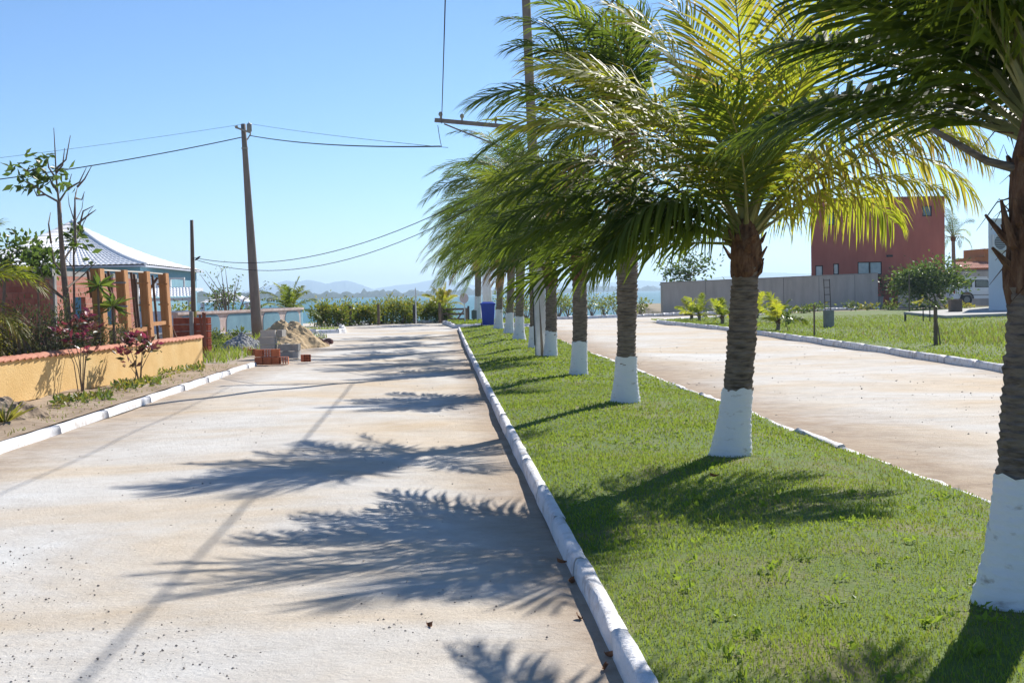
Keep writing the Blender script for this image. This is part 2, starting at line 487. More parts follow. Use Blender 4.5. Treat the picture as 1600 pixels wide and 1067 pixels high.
# ------------------------------------------------------------------ kerbs
def kerb(name, P, w, h, pitch, seed, side=1, m=None, gaps=(), lump=0.012, tilt=0.02, base=True):
    """row of limewashed kerb stones along the points P (road-side foot); side=+1: stone lies to the right of the walk"""
    r = np.random.default_rng(seed)
    P = np.array([(p[0], p[1]) for p in P], float)
    seg = np.linalg.norm(np.diff(P, axis=0), axis=1); cum = np.concatenate([[0], np.cumsum(seg)])
    def pt(s): return np.array([np.interp(s, cum, P[:,0]), np.interp(s, cum, P[:,1])])
    bed = MB()
    sB = np.linspace(0, cum[-1], max(4, int(cum[-1]/1.5)))
    G = []
    for s in sB:
        p = pt(s); t = pt(min(s+.3, cum[-1]))-pt(max(s-.3, 0)); t /= np.linalg.norm(t); n = np.array([t[1], -t[0]])*side
        G.append([(*(p+n*.02), -.05), (*(p+n*.02), h*.35), (*(p+n*(w-.02)), h*.35), (*(p+n*(w-.02)), -.05)])
    bed.grid(np.array(G))
    K = struct(name, bed.mesh(name, CONC))
    prof = [(-.03, -.04), (0.0, .45), (0.05, .82), (0.18, .975), (.5, 1.01), (.82, .97), (.96, .8), (1.0, .4), (1.0, -.04)]
    s = 0.0
    i = 0
    while s < cum[-1]-.15:
        l = pitch*(.85+.3*r.random())
        if any(a < s+l/2 < b for a, b in gaps): s += l; continue
        e = min(s+l-.004, cum[-1])
        n_s = 6
        dh = r.normal()*tilt; dw = r.normal()*tilt*.6
        rings = []
        for q in range(n_s):
            u = q/(n_s-1)
            ss = s+(e-s)*u
            p = pt(ss); t = pt(min(ss+.2, cum[-1]))-pt(max(ss-.2, 0)); t /= np.linalg.norm(t); n = np.array([t[1], -t[0]])*side
            k = 0.993 if q in (0, n_s-1) else 1.0
            rings.append([(*(p+n*(w*(.5+(a-.5)*(k if zz > 0 else 1))+dw+r.normal()*lump*.5)), max(-.04, h*zz*(k if zz > .5 else 1)+(dh+r.normal()*lump)*(zz > .2))) for a, zz in prof])
        mb = MB(); mb.grid(np.array(rings))
        np_ = len(prof)
        mb.F.append((np.array([list(range(np_))]), 0)); mb.F.append((np.array([list(range(np_))[::-1]])+np_*(n_s-1), 0))
        link('kerb_stone', mb.mesh('kerb_stone', m or KERBW, True), K)
        s += l; i += 1
    return K
yk = np.linspace(-3, Y_MEDEND, 50)
kerb('median_kerb', [(fML(y), y) for y in yk], .092, .125, 1.6, 1, 1, lump=.0045, tilt=.003)
yk = np.linspace(5, 64, 40)
kerb('median_kerb_far_side', [(fMR(y), y) for y in yk], .085, .055, 1.4, 2, -1, lump=.008, tilt=.010)
yk = np.linspace(10.0, Y_LKEND, 30)
kerb('verge_kerb', [(fLK(y), y) for y in yk], .13, .10, 2.4, 3, -1, lump=.004, tilt=.003)
yk = np.linspace(24, 66, 30)
RKP = [(fRK(y), y) for y in yk] + [(fRK(67)+.15, 67.6), (fRK(67)+.7, 69.0), (fRK(67)+2.0, 71.2), (fRK(67)+9, 80.5)]
kerb('lot_kerb', RKP, .13, .16, 2.2, 4, 1, lump=.005, tilt=.004)
isl = [gp(708,501), gp(714,512.5), gp(752,511), gp(800,509.5)]
kerb('island_kerb', [(-3.7, 76), (isl[1].x, isl[1].y), (1.3, isl[1].y+.6)], .14, .16, 1.0, 5, 1)
cn = gp(538, 520)
kerb('corner_kerb', [(-14.5, cn.y-4.0), (cn.x-.3, cn.y), (cn.x, cn.y+.6), (cn.x-1.2, cn.y+9)], .16, .2, 1.1, 6, -1)
kerb('shore_kerb', [(-11, 77.2), (-7, 77.6), (-3.9, 78.2)], .16, .12, 1.1, 8, -1)
kerb('shore_kerb_right', [(2.2, 79.6), (6.5, 81), (11, 86), (26, 97)], .16, .16, 1.1, 9, -1)

# ------------------------------------------------------------------ lawns and verges
LAWN = mat('lawn_soil', (0.115, 0.165, 0.035), (0.19, 0.17, 0.075), rough=0.95, scale=1.4, bump=0.8, bscale=30, detail=9, c3=(0.11, 0.17, 0.03))
GRASS = leafmat('grass_blade', [(0, (0.30, 0.25, 0.11)), (0.25, (0.20, 0.22, 0.06)), (0.6, (0.09, 0.17, 0.025)), (1, (0.15, 0.24, 0.032))],
                [(0, (0.30, 0.25, 0.10)), (0.3, (0.32, 0.36, 0.06)), (1, (0.40, 0.55, 0.05))], trans=0.38, rough=0.55, spec=0.2)
def med_z(x, y):
    a, b = fML(y)+.09, fMR(y)-.08
    t = np.clip((x-a)/(b-a), 0, 1)
    return 0.095*(1-t)+0.05*t + 0.09*np.sin(np.pi*t) + .012*np.sin(x*2.3+y*1.1)+.01*np.sin(y*2.9-x)
ys = np.concatenate([np.arange(-3, 25, .3), np.arange(25, Y_MEDEND+.01, .73)]); us = np.linspace(0, 1, 16)
Yg, Ug = np.meshgrid(ys, us, indexing='ij')
a, b = fML(Yg)+.08, fMR(Yg)-.07
Xg = a+(b-a)*Ug
mb = MB(); mb.grid(np.stack([Xg, Yg, med_z(Xg, Yg)-.004], -1))
struct('median_lawn', mb.mesh('median_lawn', LAWN, True))
def patchn(x, y, s=1.0):                        # smooth pseudo-noise 0..1
    v = np.sin(x*1.7*s+np.sin(y*1.1*s)*1.3)+np.sin(y*2.1*s+x*.7*s+1)+np.sin((x+y)*3.3*s+2)*.6+np.sin((x-y*.8)*5.1*s)*.5
    return np.clip(.5+v*.16, 0, 1)
def blades(mb, x, y, z, h, w, rng, dry=None, lean=.5, curl=.35):
    n = len(x)
    az = rng.random(n)*6.283; ln = (rng.random(n)**1.5)*lean
    hh = h*(.5+.8*rng.random(n)); ww = w*(.7+.6*rng.random(n))
    d = np.stack([np.cos(az)*ln-.08, np.sin(az)*ln, np.ones(n)], -1); d /= np.linalg.norm(d, axis=1)[:,None]
    fa = rng.random(n)*6.283
    wv = np.stack([np.cos(fa), np.sin(fa), np.zeros(n)], -1)
    P = np.stack([x, y, z], -1)
    m1 = P+d*(hh*.55)[:,None]
    d2 = d+np.stack([np.cos(az)*curl, np.sin(az)*curl, -np.full(n, curl*.7)], -1); d2 /= np.linalg.norm(d2, axis=1)[:,None]
    tip = m1+d2*(hh*.5)[:,None]
    V = np.stack([P-wv*ww[:,None]*.5, P+wv*ww[:,None]*.5, m1+wv*ww[:,None]*.42, m1-wv*ww[:,None]*.42, tip], 1)
    i = np.arange(n)[:,None]*5
    t = rng.random(n)*.6+.35
    if dry is not None: t = np.where(rng.random(n) < dry, rng.random(n)*.28, t)
    mb.add(V.reshape(-1,3), [i+np.array([[0,1,2,3]]), i+np.array([[3,2,4]])], 0, np.repeat(t, 5))
rng = np.random.default_rng(21)
mb = MB()
q1 = gp(1141, 716, .15); q2 = gp(1330, 730, .12); q3 = gp(1480, 830, .12); q4 = gp(1000, 640, .15); q5 = gp(1250, 800, .15); q6 = gp(960, 700, .15); q7 = gp(1130, 960, .15)
BARE = [(q1.x+.45, q1.y-.1, .55, .8, .8), (q2.x, q2.y, .5, .9, .65), (q3.x, q3.y, .4, .5, .5), (q4.x+.2, q4.y, .6, .9, .5), (q5.x, q5.y, .35, .4, .45), (q6.x, q6.y, .4, .6, .35), (q7.x, q7.y, .25, .2, .4), (q1.x, q1.y, .3, .35, .7), (q4.x, q4.y, .3, .4, .6)]
for (y0, y1, dens, h, w) in ((4.2, 8, 4200, .020, .0056), (8, 13, 2200, .022, .0085), (13, 22, 900, .026, .014), (22, 38, 300, .03, .03), (38, Y_MEDEND, 100, .04, .05)):
    ar = (y1-y0)*3.2; n = int(ar*dens)
    y = y0+(y1-y0)*rng.random(n); a, b = fML(y)+.085, fMR(y)-.06
    x = a+(b-a)*rng.random(n)
    pn = patchn(x, y); bare = np.zeros(n)
    for (cx_, cy_, sx, sy, a_) in BARE: bare = np.maximum(bare, a_*np.exp(-((x-cx_)/sx)**2-((y-cy_)/sy)**2))
    bare = np.clip(bare+(rng.random(n)-.5)*.2*(bare > .08), 0, .97)
    keep = rng.random(n) < (.5+.5*pn)*(1-.5*bare); x, y, pn, bare = x[keep], y[keep], pn[keep], bare[keep]
    blades(mb, x, y, med_z(x, y), h*(.65+.6*pn)*(1-.35*bare), w, rng, dry=np.clip(.16-.15*pn+.6*bare, 0, .9))
# broad-leaved weeds and longer tufts among the turf
nt_ = 260
y = 4.4+14*rng.random(nt_)**1.3; a, b = fML(y)+.2, fMR(y)-.2; x = a+(b-a)*rng.random(nt_)
for i in range(nt_):
    k = rng.integers(5, 13); r = .02+.035*rng.random()
    px, py = x[i]+rng.normal(size=k)*r, y[i]+rng.normal(size=k)*r
    if rng.random() < .6:
        mb.leaves(np.stack([px, py, med_z(px, py)+.012], -1), .038, rng, asp=.55, up=2.0, tint=.7+.3*rng.random(k))
    else:
        blades(mb, px, py, med_z(px, py), np.full(k, .07), .009, rng, lean=.9)
o = link('median_grass', mb.mesh('median_grass', GRASS)); tag(o, 'short sunlit green grass covering the median strip', 'grass', kind='stuff')

# island beyond the median
ip = [(-3.55, 75.8), (isl[1].x+.12, isl[1].y+.1), (1.3, isl[1].y+.7), (1.6, 76.5)]
mb = MB(); mb.prism([(x, y, .02) for x, y in ip], (0, 0, .12)); struct('island_lawn', mb.mesh('island_lawn', LAWN))
mb = MB(); n = 2600; u, v = rng.random(n), rng.random(n)
q = [np.array(p) for p in ip]
pp = (q[1]*(1-u)[:,None]+q[2]*u[:,None])*(1-v)[:,None]+(q[0]*(1-u)[:,None]+q[3]*u[:,None])*v[:,None]
blades(mb, pp[:,0], pp[:,1], np.full(n, .14), np.full(n, .09), .05, rng)
o = link('island_grass', mb.mesh('island_grass', GRASS)); tag(o, 'mown grass on the small island by the wooden gate', 'grass', kind='stuff')

# lot to the right of the right-hand carriageway
ys = np.linspace(22, 66, 40)
rows = []
for y in ys: rows.append([(fRK(y)+.15, y), (fRK(y)+3, y+.5), (fRK(y)+9, y+2), (fRK(y)+22, y+6), (fRK(y)+48, y+12)])
rows.append([(fRK(67)+2.2, 71.2), (fRK(67)+4.5, 73.5), (fRK(67)+11, 80.5), (fRK(67)+24, 88), (fRK(67)+50, 96)])
G = np.array([[(x, y, .12+.03*math.sin(x*.7+y*.4)) for x, y in r] for r in rows])
mb = MB(); mb.grid(G); struct('lot_lawn', mb.mesh('lot_lawn', LAWN, True))
mb = MB()
n = 52000
y = 24+46*rng.random(n)**.9; x = fRK(np.clip(y, 20, 68))+.25+24*rng.random(n)**1.6
pn = patchn(x, y, .45)
dn = np.clip((x-10.5)/3, 0, 1)*np.clip((56-y)/10, 0, 1)
blades(mb, x, y, np.full(n, .11), .05+.30*dn*pn*(.4+rng.random(n)*.8)+.02*pn, .03, rng, dry=.12+.25*dn*pn, lean=.7)
o = link('lot_grass', mb.mesh('lot_grass', GRASS)); tag(o, 'rough grass and tall weeds on the lot beyond the right road', 'grass', kind='stuff')

# dirt verge between the kerb and the yellow wall, and the corner where the building sand lies
mb = MB()
ys = np.linspace(8, 62, 70); rows = []
for y in ys:
    xk = float(fLK(y))-.16 if y < Y_LKEND else -8.7
    xs = np.linspace(xk, -13.0, 16)
    rows.append([(x, y, (.095 if y < Y_LKEND else .03)*(1 if i == 0 else 1)+(.03*math.sin(x*3.1+y*1.9)+.025*math.sin(x*1.3-y*2.7))*(i > 0)) for i, x in enumerate(xs)])
mb.grid(np.array(rows)); struct('verge', mb.mesh('verge', BROWN_DIRT, True))
mb = MB()
n = 5200
y = 33.5+20*rng.random(n)**1.2; x = -7.0-4.5*rng.random(n)
ok = ((x+7.9)**2+(y-41.5)**2 > 1.6) | (rng.random(n) < .1); x, y = x[ok], y[ok]; n = len(x)
blades(mb, x, y, np.full(n, .05), .16+.16*patchn(x, y, .8), .022, rng, dry=.18, lean=.8)
n = 1500; y = 60+6*rng.random(n); x = -8.2-4*rng.random(n)
blades(mb, x, y, np.full(n, .03), np.full(n, .16), .04, rng, dry=.2, lean=.8)
n = 900; y = 12+20*rng.random(n); x = fLK(y)-.25-1.1*rng.random(n)
blades(mb, x, y, np.full(n, .09), np.full(n, .05), .014, rng, dry=.7, lean=1.2)
o = link('verge_grass', mb.mesh('verge_grass', GRASS)); tag(o, 'tufts of grass on the verge behind the brick pile', 'grass', kind='stuff')
# ------------------------------------------------------------------ coconut palms on the median
PALM = leafmat('palm_leaflet',
    [(0, (0.030, 0.055, 0.012)), (0.45, (0.065, 0.098, 0.016)), (0.75, (0.14, 0.165, 0.022)), (0.9, (0.24, 0.20, 0.05)), (1, (0.26, 0.17, 0.09))],
    [(0, (0.07, 0.13, 0.018)), (0.45, (0.25, 0.33, 0.025)), (0.75, (0.62, 0.66, 0.04)), (0.9, (0.50, 0.40, 0.06)), (1, (0.3, 0.18, 0.08))], trans=0.47, rough=0.5, spec=0.2)
RACHIS = mat('palm_rachis', (0.27, 0.25, 0.07), (0.17, 0.15, 0.05), rough=0.5, scale=9, spec=0.4)
TRUNK = mat('palm_bark', (0.24, 0.19, 0.145), (0.085, 0.065, 0.05), rough=0.95, scale=5, bump=0.9, bscale=26, stretch=(1.5, 1.5, 8), c3=(0.33, 0.275, 0.215), detail=9)
FIBRE = mat('palm_fibre', (0.17, 0.085, 0.045), (0.06, 0.03, 0.018), rough=0.95, scale=9, bump=0.9, bscale=40, stretch=(3, 3, 1), c3=(0.26, 0.16, 0.09))
TPAINT = mat('trunk_limewash', (0.80, 0.80, 0.80), (0.42, 0.37, 0.31), rough=0.85, scale=7, bump=0.45, bscale=30, stretch=(1, 1, 2.2), detail=10)
TPAINT.node_tree.nodes['Color Ramp'].color_ramp.elements[0].position = .27
TPAINT.node_tree.nodes['Color Ramp'].color_ramp.elements[1].position = .41

def nrm(v): return v/(np.linalg.norm(v, axis=-1, keepdims=True)+1e-12)
def frond_mb(r, p0, az, el, L, g=.5, w=.25, nl=62, ll=.74, lw=.031, tint=.4, roll=None, hang=.35):
    """one pinnate leaf: arched rachis with two rows of hanging, wind-swept leaflets"""
    az, el = math.radians(az), math.radians(el)
    n = 18; ds = L/n
    d = V3(math.cos(az)*math.cos(el), math.sin(az)*math.cos(el), math.sin(el))
    h = V3(math.sin(az), -math.cos(az), 0)
    P = [np.array(p0, float)]; T = [d]
    for i in range(n):
        u = i/n
        d = nrm(d + ds*(V3(0, 0, -1)*g*(.25+1.5*u) + V3(-1, -.12, 0)*w*(.3+1.3*u)))
        P.append(P[-1]+d*ds); T.append(d)
    P, T = np.array(P), np.array(T)
    rl = (r.normal()*.35 if roll is None else roll)
    Sd = nrm(h[None]-T*(T@h)[:,None])
    Nn = np.cross(Sd, T)
    an = rl*np.linspace(.2, 1.4, n+1)[:,None]
    Sd, Nn = Sd*np.cos(an)+Nn*np.sin(an), Nn*np.cos(an)-Sd*np.sin(an)
    mb = MB()
    uu = np.linspace(0, 1, n+1)
    rad = np.interp(uu, [0, .05, .16, .5, 1], [.055, .036, .022, .013, .003])*(L/2.7)
    mb.tube(P, rad, 6, 1, tint=.5, flat=.6)
    u = np.linspace(.13, .992, nl)
    u = np.concatenate([u, u])+r.normal(size=2*nl)*.0035
    sd = np.concatenate([np.ones(nl), -np.ones(nl)])
    keep = r.random(2*nl) > .03
    u, sd = np.clip(u[keep], .1, .999), sd[keep]; m = len(u)
    ip = lambda A: np.stack([np.interp(u, uu, A[:,k]) for k in range(3)], -1)
    p, t, s, nn = ip(P), nrm(ip(T)), nrm(ip(Sd)), nrm(ip(Nn))
    ln = ll*np.interp(u, [.1, .2, .4, .65, .85, 1], [.55, .82, 1.0, .95, .68, .36])*(1+r.normal(size=m)*.07)
    a = np.radians(np.interp(u, [.1, .5, 1], [22, 42, 68])+r.normal(size=m)*3.5)
    dr = nrm(s*(sd*np.cos(a))[:,None]+t*np.sin(a)[:,None]+nn*(.30-.15*u+r.normal(size=m)*.09)[:,None])
    wv = nrm(t-dr*np.sum(t*dr, 1)[:,None])
    tw = r.normal(size=m)*.25+sd*.3
    wv = nrm(wv*np.cos(tw)[:,None]+np.cross(dr, wv)*np.sin(tw)[:,None])
    hg = hang*.85*(.75+.5*r.random(m)); wd = w*.55*(.6+.8*r.random(m))
    pts = [p]; cur = p; dd = dr
    fr = (.34, .34, .32)
    for k in range(3):
        dd = nrm(dd+np.stack([-wd, -.1*wd, -hg], -1)*(.35+.75*k))
        cur = cur+dd*(ln*fr[k])[:,None]; pts.append(cur)
    W = lw*(.75+.5*r.random(m))*np.interp(u, [.1, .3, .8, 1], [.7, 1, .85, .5])
    W = W[:,None]
    V = np.stack([pts[0]-wv*W*.3, pts[0]+wv*W*.3, pts[1]-wv*W*.5, pts[1]+wv*W*.5, pts[2]-wv*W*.36, pts[2]+wv*W*.36, pts[3]], 1)
    i = np.arange(m)[:,None]*7
    tt = np.clip(tint+r.normal(size=m)*.07, 0, 1)
    tv = np.repeat(tt[:,None], 7, 1)
    tv[:,6] += .16; tv[:,4:6] += .05
    mb.add(V.reshape(-1,3), [np.concatenate([i+np.array([[0,1,3,2]]), i+np.array([[2,3,5,4]])]), i+np.array([[4,5,6]])], 0, np.clip(tv, 0, 1).ravel())
    return mb

def palm(label, base, top, fronds, seed, r0=.18, r1=.135, paint=.6, nl=62, sides=20, group=None, shead=1.0, fat=1.0, name='palm_tree', extra=None, cat='palm tree'):
    r = np.random.default_rng(seed)
    base, top = np.array(base, float), np.array(top, float)
    H = top[2]-base[2]
    t = thing(name, label, cat, base, group)
    def axisp(z):
        u = z/H
        bend = .05*math.sin(u*3.1)
        q = base+(top-base)*u; q[0] += bend*.6; return q
    def rad(z):
        return r1+(r0-r1)*math.exp(-(max(z,0)/.26)**1.3)+.012*math.exp(-((z-H*.5)/.6)**2)
    def ringed(z0, z1, off, step, amp=1.0, jag=0.0, dz=.0125):
        """trunk skin: uneven leaf-scar rings, each a small overhanging step"""
        an = np.linspace(0, 2*math.pi, sides+1); zs_ = np.arange(z0, z1+1e-6, dz)
        f = r.random(8)*6.28; wob = r.random(400)
        G = []
        for z in zs_:
            ph = z/step+.16*np.sin(an+f[0]+z*1.3)+.07*np.sin(3*an+f[1]+z*5)+.3*math.sin(z*9+f[2])
            k = np.floor(ph).astype(int); fr_ = ph-k
            saw = np.where(fr_ < .82, fr_/.82, (1-fr_)/.18)
            rr = rad(z)+off+amp*(.0095*(saw-.5)+.006*(wob[k % 400]-.5)+.004*np.sin(7*an+k*2.1))+.006*np.sin(2*an+f[3]+z)
            tz = np.zeros_like(an)
            if jag and z > z1-3*dz: tz = jag*(np.sin(an*4+f[4])+.7*np.sin(an*9+f[5]))*(z-(z1-3*dz))/(3*dz)
            rr[-1] = rr[0]; tz[-1] = tz[0]
            c = axisp(z)
            G.append(np.stack([c[0]+rr*np.cos(an), c[1]+rr*np.sin(an), c[2]+tz], -1))
        m = MB(); m.grid(np.array(G)); return m
    z_sh = H-.42*shead
    dz = .0125 if base[1] < 22 else .025
    part('trunk', ringed(max(0, paint-.12), z_sh+.1, 0, .045, 1.25, dz=dz), TRUNK, t)
    part('painted_base', ringed(-.05, paint, .012, .045, .75, .012, dz), TPAINT, t, True)
    # fibrous sheath with the bases of cut leaves
    m = MB(); an = np.linspace(0, 2*math.pi, sides+1); G = []
    for u in np.linspace(0, 1, 12):
        z = z_sh+(H+.10-z_sh)*u
        c = axisp(min(z, H)); c[2] = base[2]+z
        rr = r1*np.interp(u, [0, .12, .35, .7, 1], [1.0, 1+.22*fat, 1+.36*fat**3, 1+.15*fat**4, .5])*(1+.08*np.sin(3*an+u*6)+.05*np.sin(7*an+u*11)+r.normal(size=sides+1)*.03)
        rr[-1] = rr[0]
        G.append(np.stack([c[0]+rr*np.cos(an), c[1]+rr*np.sin(an), np.full(sides+1, c[2])], -1))
    m.grid(np.array(G))
    for k in range(int(15*shead)):
        a = k*2.4+r.random(); z = z_sh+(.0+.36*r.random())*shead
        c = axisp(z); o_ = np.array([math.cos(a), math.sin(a), 0])
        p = c+o_*r1*1.0; q = p+o_*(.04+.08*r.random())+V3(0, 0, .07+.10*r.random())
        m.tube([p-o_*.05-V3(0,0,.04), p+o_*.03+V3(0,0,.03), q], [.045, .034, .012], 5, 0, flat=.55)
    part('leaf_sheath', m, FIBRE, t)
    for f in fronds:
        az, el, L = f[:3]
        kw = f[3] if len(f) > 3 else {}
        kw = dict(kw); kw.setdefault('nl', nl)
        a = math.radians(az)
        p0 = axisp(H-.02); p0[2] = base[2]+H-.13+.22*max(0, el)/90
        off = .10*math.cos(math.radians(el)); p0 = p0+V3(math.cos(a)*off, math.sin(a)*off, 0)
        link('frond', frond_mb(r, p0, az, el, L, **kw).mesh('frond', [PALM, RACHIS]), t)
    if extra: extra(t, axisp, r)
    return t
def random_crown(seed, n=19, L=2.7, w=.34, g=.6, dead=2, low=2):
    """crown leaning with the wind, which blows towards -X"""
    n = int(n*1.15)
    r = np.random.default_rng(seed); out = []
    for i in range(n):
        u = i/(n-1)
        el = 84-(84-low)*u**.85+r.normal()*5
        az = (i*137.5+r.normal()*9) % 360
        right = max(0, math.cos(math.radians(az)))
        az = 180+(az-180)*(.80 if right < .5 else .92)
        tint = .10+.25*u*r.random()+.14*r.random()+(.28 if r.random() < .13 else 0)
        out.append((az, el+14*right, L*(1-.3*right)*(.80+.18*math.sin(min(1, .35+u)*2.2))*(1+r.normal()*.05), dict(g=g*(.7+.6*u), w=w*(.5+.9*r.random()), tint=tint, hang=.35+.25*u)))
    for i in range(dead):
        out.append((185+60*i+r.normal()*25, -30, L*.62, dict(g=.8, w=.2, tint=.97, hang=.6)))
    return out
def mpt(px, py):                                # on the lawn of the median
    p = gp(px, py, .12); p.z = float(med_z(np.array(p.x), np.array(p.y)))-.01; return p
PG = 'coconut palms along the median'

# nearest palm, at the right edge
b = mpt(1584, 950)
def stub(t, ax, r):
    m = MB(); p = ax(2.02)
    m.tube([p+V3(-.05, 0, 0), p+V3(-.25, .02, .06), p+V3(-.50, .06, .22)], [.042, .032, .022], 7, 0, flat=.6)
    part('dead_stalk', m, TRUNK, t)
    m = MB()
    for k in range(40):
        a = r.random()*6.28; z = 1.5+.75*r.random(); p = ax(z); o_ = V3(math.cos(a), math.sin(a), 0)
        q0 = p+o_*.13; q1 = q0+o_*(.04+.07*r.random())+V3(0, 0, r.normal()*.10); q2 = q1+o_*.06*r.random()+V3(-.05, 0, -.05-.1*r.random())
        m.tube([q0, q1, q2], [.005, .003, .001], 4)
    part('loose_fibre', m, FIBRE, t)['kind'] = 'stuff'
fr0 = [(182, 78, 2.6, dict(g=.30, w=.2, tint=.34, roll=.25, hang=.5)), (142, 74, 2.7, dict(g=.3, w=.14, tint=.36, roll=-.2)),
       (106, 46, 2.9, dict(g=.28, w=.10, tint=.2, roll=.2, hang=.5)), (104, 17, 2.9, dict(g=.18, w=.12, tint=.22, roll=.5, hang=.5)),
       (122, 44, 2.1, dict(g=.32, w=.08, tint=.24, roll=0.3, hang=.5)), (99, 20, 3.0, dict(g=.20, w=.13, tint=.22, roll=.4, hang=.5)), (106, 30, 2.5, dict(g=.22, w=.10, tint=.26, roll=.2, hang=.45)),
       (112, 62, 2.7, dict(g=.35, w=.18, tint=.38, roll=.1)), (92, 46, 2.8, dict(g=.34, w=.16, tint=.26, roll=-.3)), (84, 34, 2.9, dict(g=.3, w=.2, tint=.24, roll=.3)),
       (160, 64, 1.9, dict(g=.4, w=.1, tint=.30, roll=.3, hang=.6)), (225, 80, 2.6, dict(g=.35, w=.1, tint=.4)), (172, 68, 1.9, dict(g=.5, w=.08, tint=.42, roll=.1, hang=.9)),
       (76, 50, 2.9, dict(g=.45, w=.2, tint=.3)), (60, 45, 2.8, dict(g=.6, w=.15, tint=.35)), (30, 55, 2.9, dict(g=.7, w=.2, tint=.35)),
       (0, 35, 2.7, dict(g=.8, w=.2, tint=.4)), (330, 50, 2.7, dict(g=.7, w=.2, tint=.4)), (80, 82, 2.7, dict(g=.25, w=.2, tint=.5)),
       (20, 20, 2.5, dict(g=.7, w=.1, tint=.5)), (95, 70, 2.9, dict(g=.4, w=.2, tint=.34)), (130, 80, 2.7, dict(g=.3, w=.15, tint=.36)), (100, 56, 2.9, dict(g=.32, w=.14, tint=.24, hang=.5))]
for f in fr0: f[3]['lw'] = .036
palm('largest coconut palm nearest the camera, its trunk cut by the right picture edge', b, (b.x+.17, b.y+.05, 2.42), fr0, 101, r0=.185, r1=.128, fat=.8, paint=.62, nl=70, sides=28, group=PG, shead=2.1, extra=stub)
# second palm, the one seen whole
b = mpt(1141, 716)
fr1 = [(75, 86, 2.35, dict(g=.10, w=.06, tint=0.78, roll=0, hang=.12)),
       (168, 62, 2.5, dict(g=.36, w=.25, tint=0.76, roll=.5, hang=.25)), (182, 50, 2.4, dict(g=.44, w=.2, tint=0.72, roll=.6, hang=.3)),
       (140, 58, 2.4, dict(g=.45, w=.35, tint=.55, roll=.3, hang=.4)), (178, 34, 2.4, dict(g=.5, w=.16, tint=.34, roll=.3, hang=.5)),
       (168, 18, 2.3, dict(g=.36, w=.16, tint=.24, roll=.4, hang=.45)), (186, 20, 2.2, dict(g=.45, w=.16, tint=.22, roll=.2, hang=.5)),
       (192, 34, 1.6, dict(g=1.5, w=.05, tint=.42, roll=.15, hang=.85)), (206, 38, 1.6, dict(g=1.5, w=.04, tint=.36, hang=.8)), (176, 4, 2.0, dict(g=.35, w=.16, tint=.26, hang=.5)),
       (6, 52, 2.6, dict(g=.8, w=.05, tint=0.80, roll=-.1, hang=.9)), (-10, 48, 2.35, dict(g=.72, w=.02, tint=0.80, roll=0, hang=.95)),
       (28, 68, 2.5, dict(g=.6, w=.12, tint=0.74, roll=-.3, hang=.5)), (4, 36, 1.9, dict(g=.65, w=.02, tint=0.76, hang=.85)),
       (110, 42, 2.4, dict(g=.55, w=.3, tint=.3, hang=.4)), (60, 44, 2.4, dict(g=.6, w=.12, tint=.55, hang=.5)),
       (262, 62, 1.6, dict(g=.6, w=.3, tint=.5)), (310, 68, 1.9, dict(g=.6, w=.06, tint=0.70)),
       (140, 16, 2.2, dict(g=.4, w=.2, tint=.3, hang=.4)), (35, 30, 2.1, dict(g=.6, w=.05, tint=.6, hang=.7)),
       (160, 78, 2.4, dict(g=.25, w=.3, tint=0.76, roll=.2)), (200, 14, 1.3, dict(g=.7, w=.12, tint=.36, hang=.6)),
       (174, 42, 2.4, dict(g=.55, w=.2, tint=.4, roll=.4, hang=.5)), (184, 28, 2.3, dict(g=.5, w=.15, tint=.2, roll=.3, hang=.55)), (160, 30, 2.3, dict(g=.45, w=.25, tint=.25, roll=.2, hang=.5)),
       (-2, 57, 2.6, dict(g=.85, w=.02, tint=0.80, hang=.9)), (12, 44, 2.5, dict(g=.75, w=.02, tint=0.78, hang=.9)), (18, 76, 2.5, dict(g=.4, w=.06, tint=0.76, hang=.4)), (190, 64, 2.3, dict(g=.5, w=.2, tint=0.70, roll=.4, hang=.4)), (100, 74, 2.4, dict(g=.3, w=.15, tint=0.72))]
palm('coconut palm with bright yellow-green crown, second from the right picture edge', b, (b.x+.17, b.y, 2.16), fr1, 102, r0=.18, r1=.112, fat=.9, paint=.60, nl=56, sides=24, group=PG)
b = mpt(977, 632)
palm('tall coconut palm with thick grey trunk, third from the right picture edge', b, (b.x+.05, b.y, 3.8), random_crown(31, 20, 2.25, w=.38, low=0), 103, r0=.19, r1=.125, paint=.62, nl=46, group=PG)
b = mpt(904, 588)
palm('short coconut palm with bulging brown crown base, fourth from the right picture edge', b, (b.x+.03, b.y, 2.32), random_crown(32, 17, 2.3, w=.36, g=.55, low=20, dead=0), 104, r0=.16, r1=.115, fat=.9, paint=.6, nl=52, group=PG, shead=1.2)
b = mpt(860, 559)
palm('short coconut palm standing right beside the white foot of the utility pole', b, (b.x+.02, b.y, 2.25), random_crown(33, 17, 2.4, w=.4, g=.55, low=18, dead=0), 105, r0=.165, r1=.125, fat=.9, paint=.6, nl=50, group=PG, shead=1.2)
b = mpt(834.5, 546)
palm('coconut palm half hidden behind the left side of the white utility pole', b, (b.x, b.y, 3.3), random_crown(34, 18, 2.8, w=.5, low=5), 106, r0=.16, r1=.12, paint=.62, nl=46, group=PG)
b = mpt(811, 533)
palm('tall coconut palm, third to the right of the blue bin', b, (b.x+.1, b.y, 4.5), random_crown(35, 20, 3.3, w=.5, g=.7, low=-4), 107, r0=.22, r1=.13, paint=.75, nl=46, group=PG)
b = mpt(795, 523)
palm('tall coconut palm, second to the right of the blue bin', b, (b.x+.2, b.y, 4.5), random_crown(36, 20, 3.6, w=.5, g=.75, low=-6), 108, r0=.22, r1=.13, paint=.78, nl=44, group=PG)
b = mpt(779, 515)
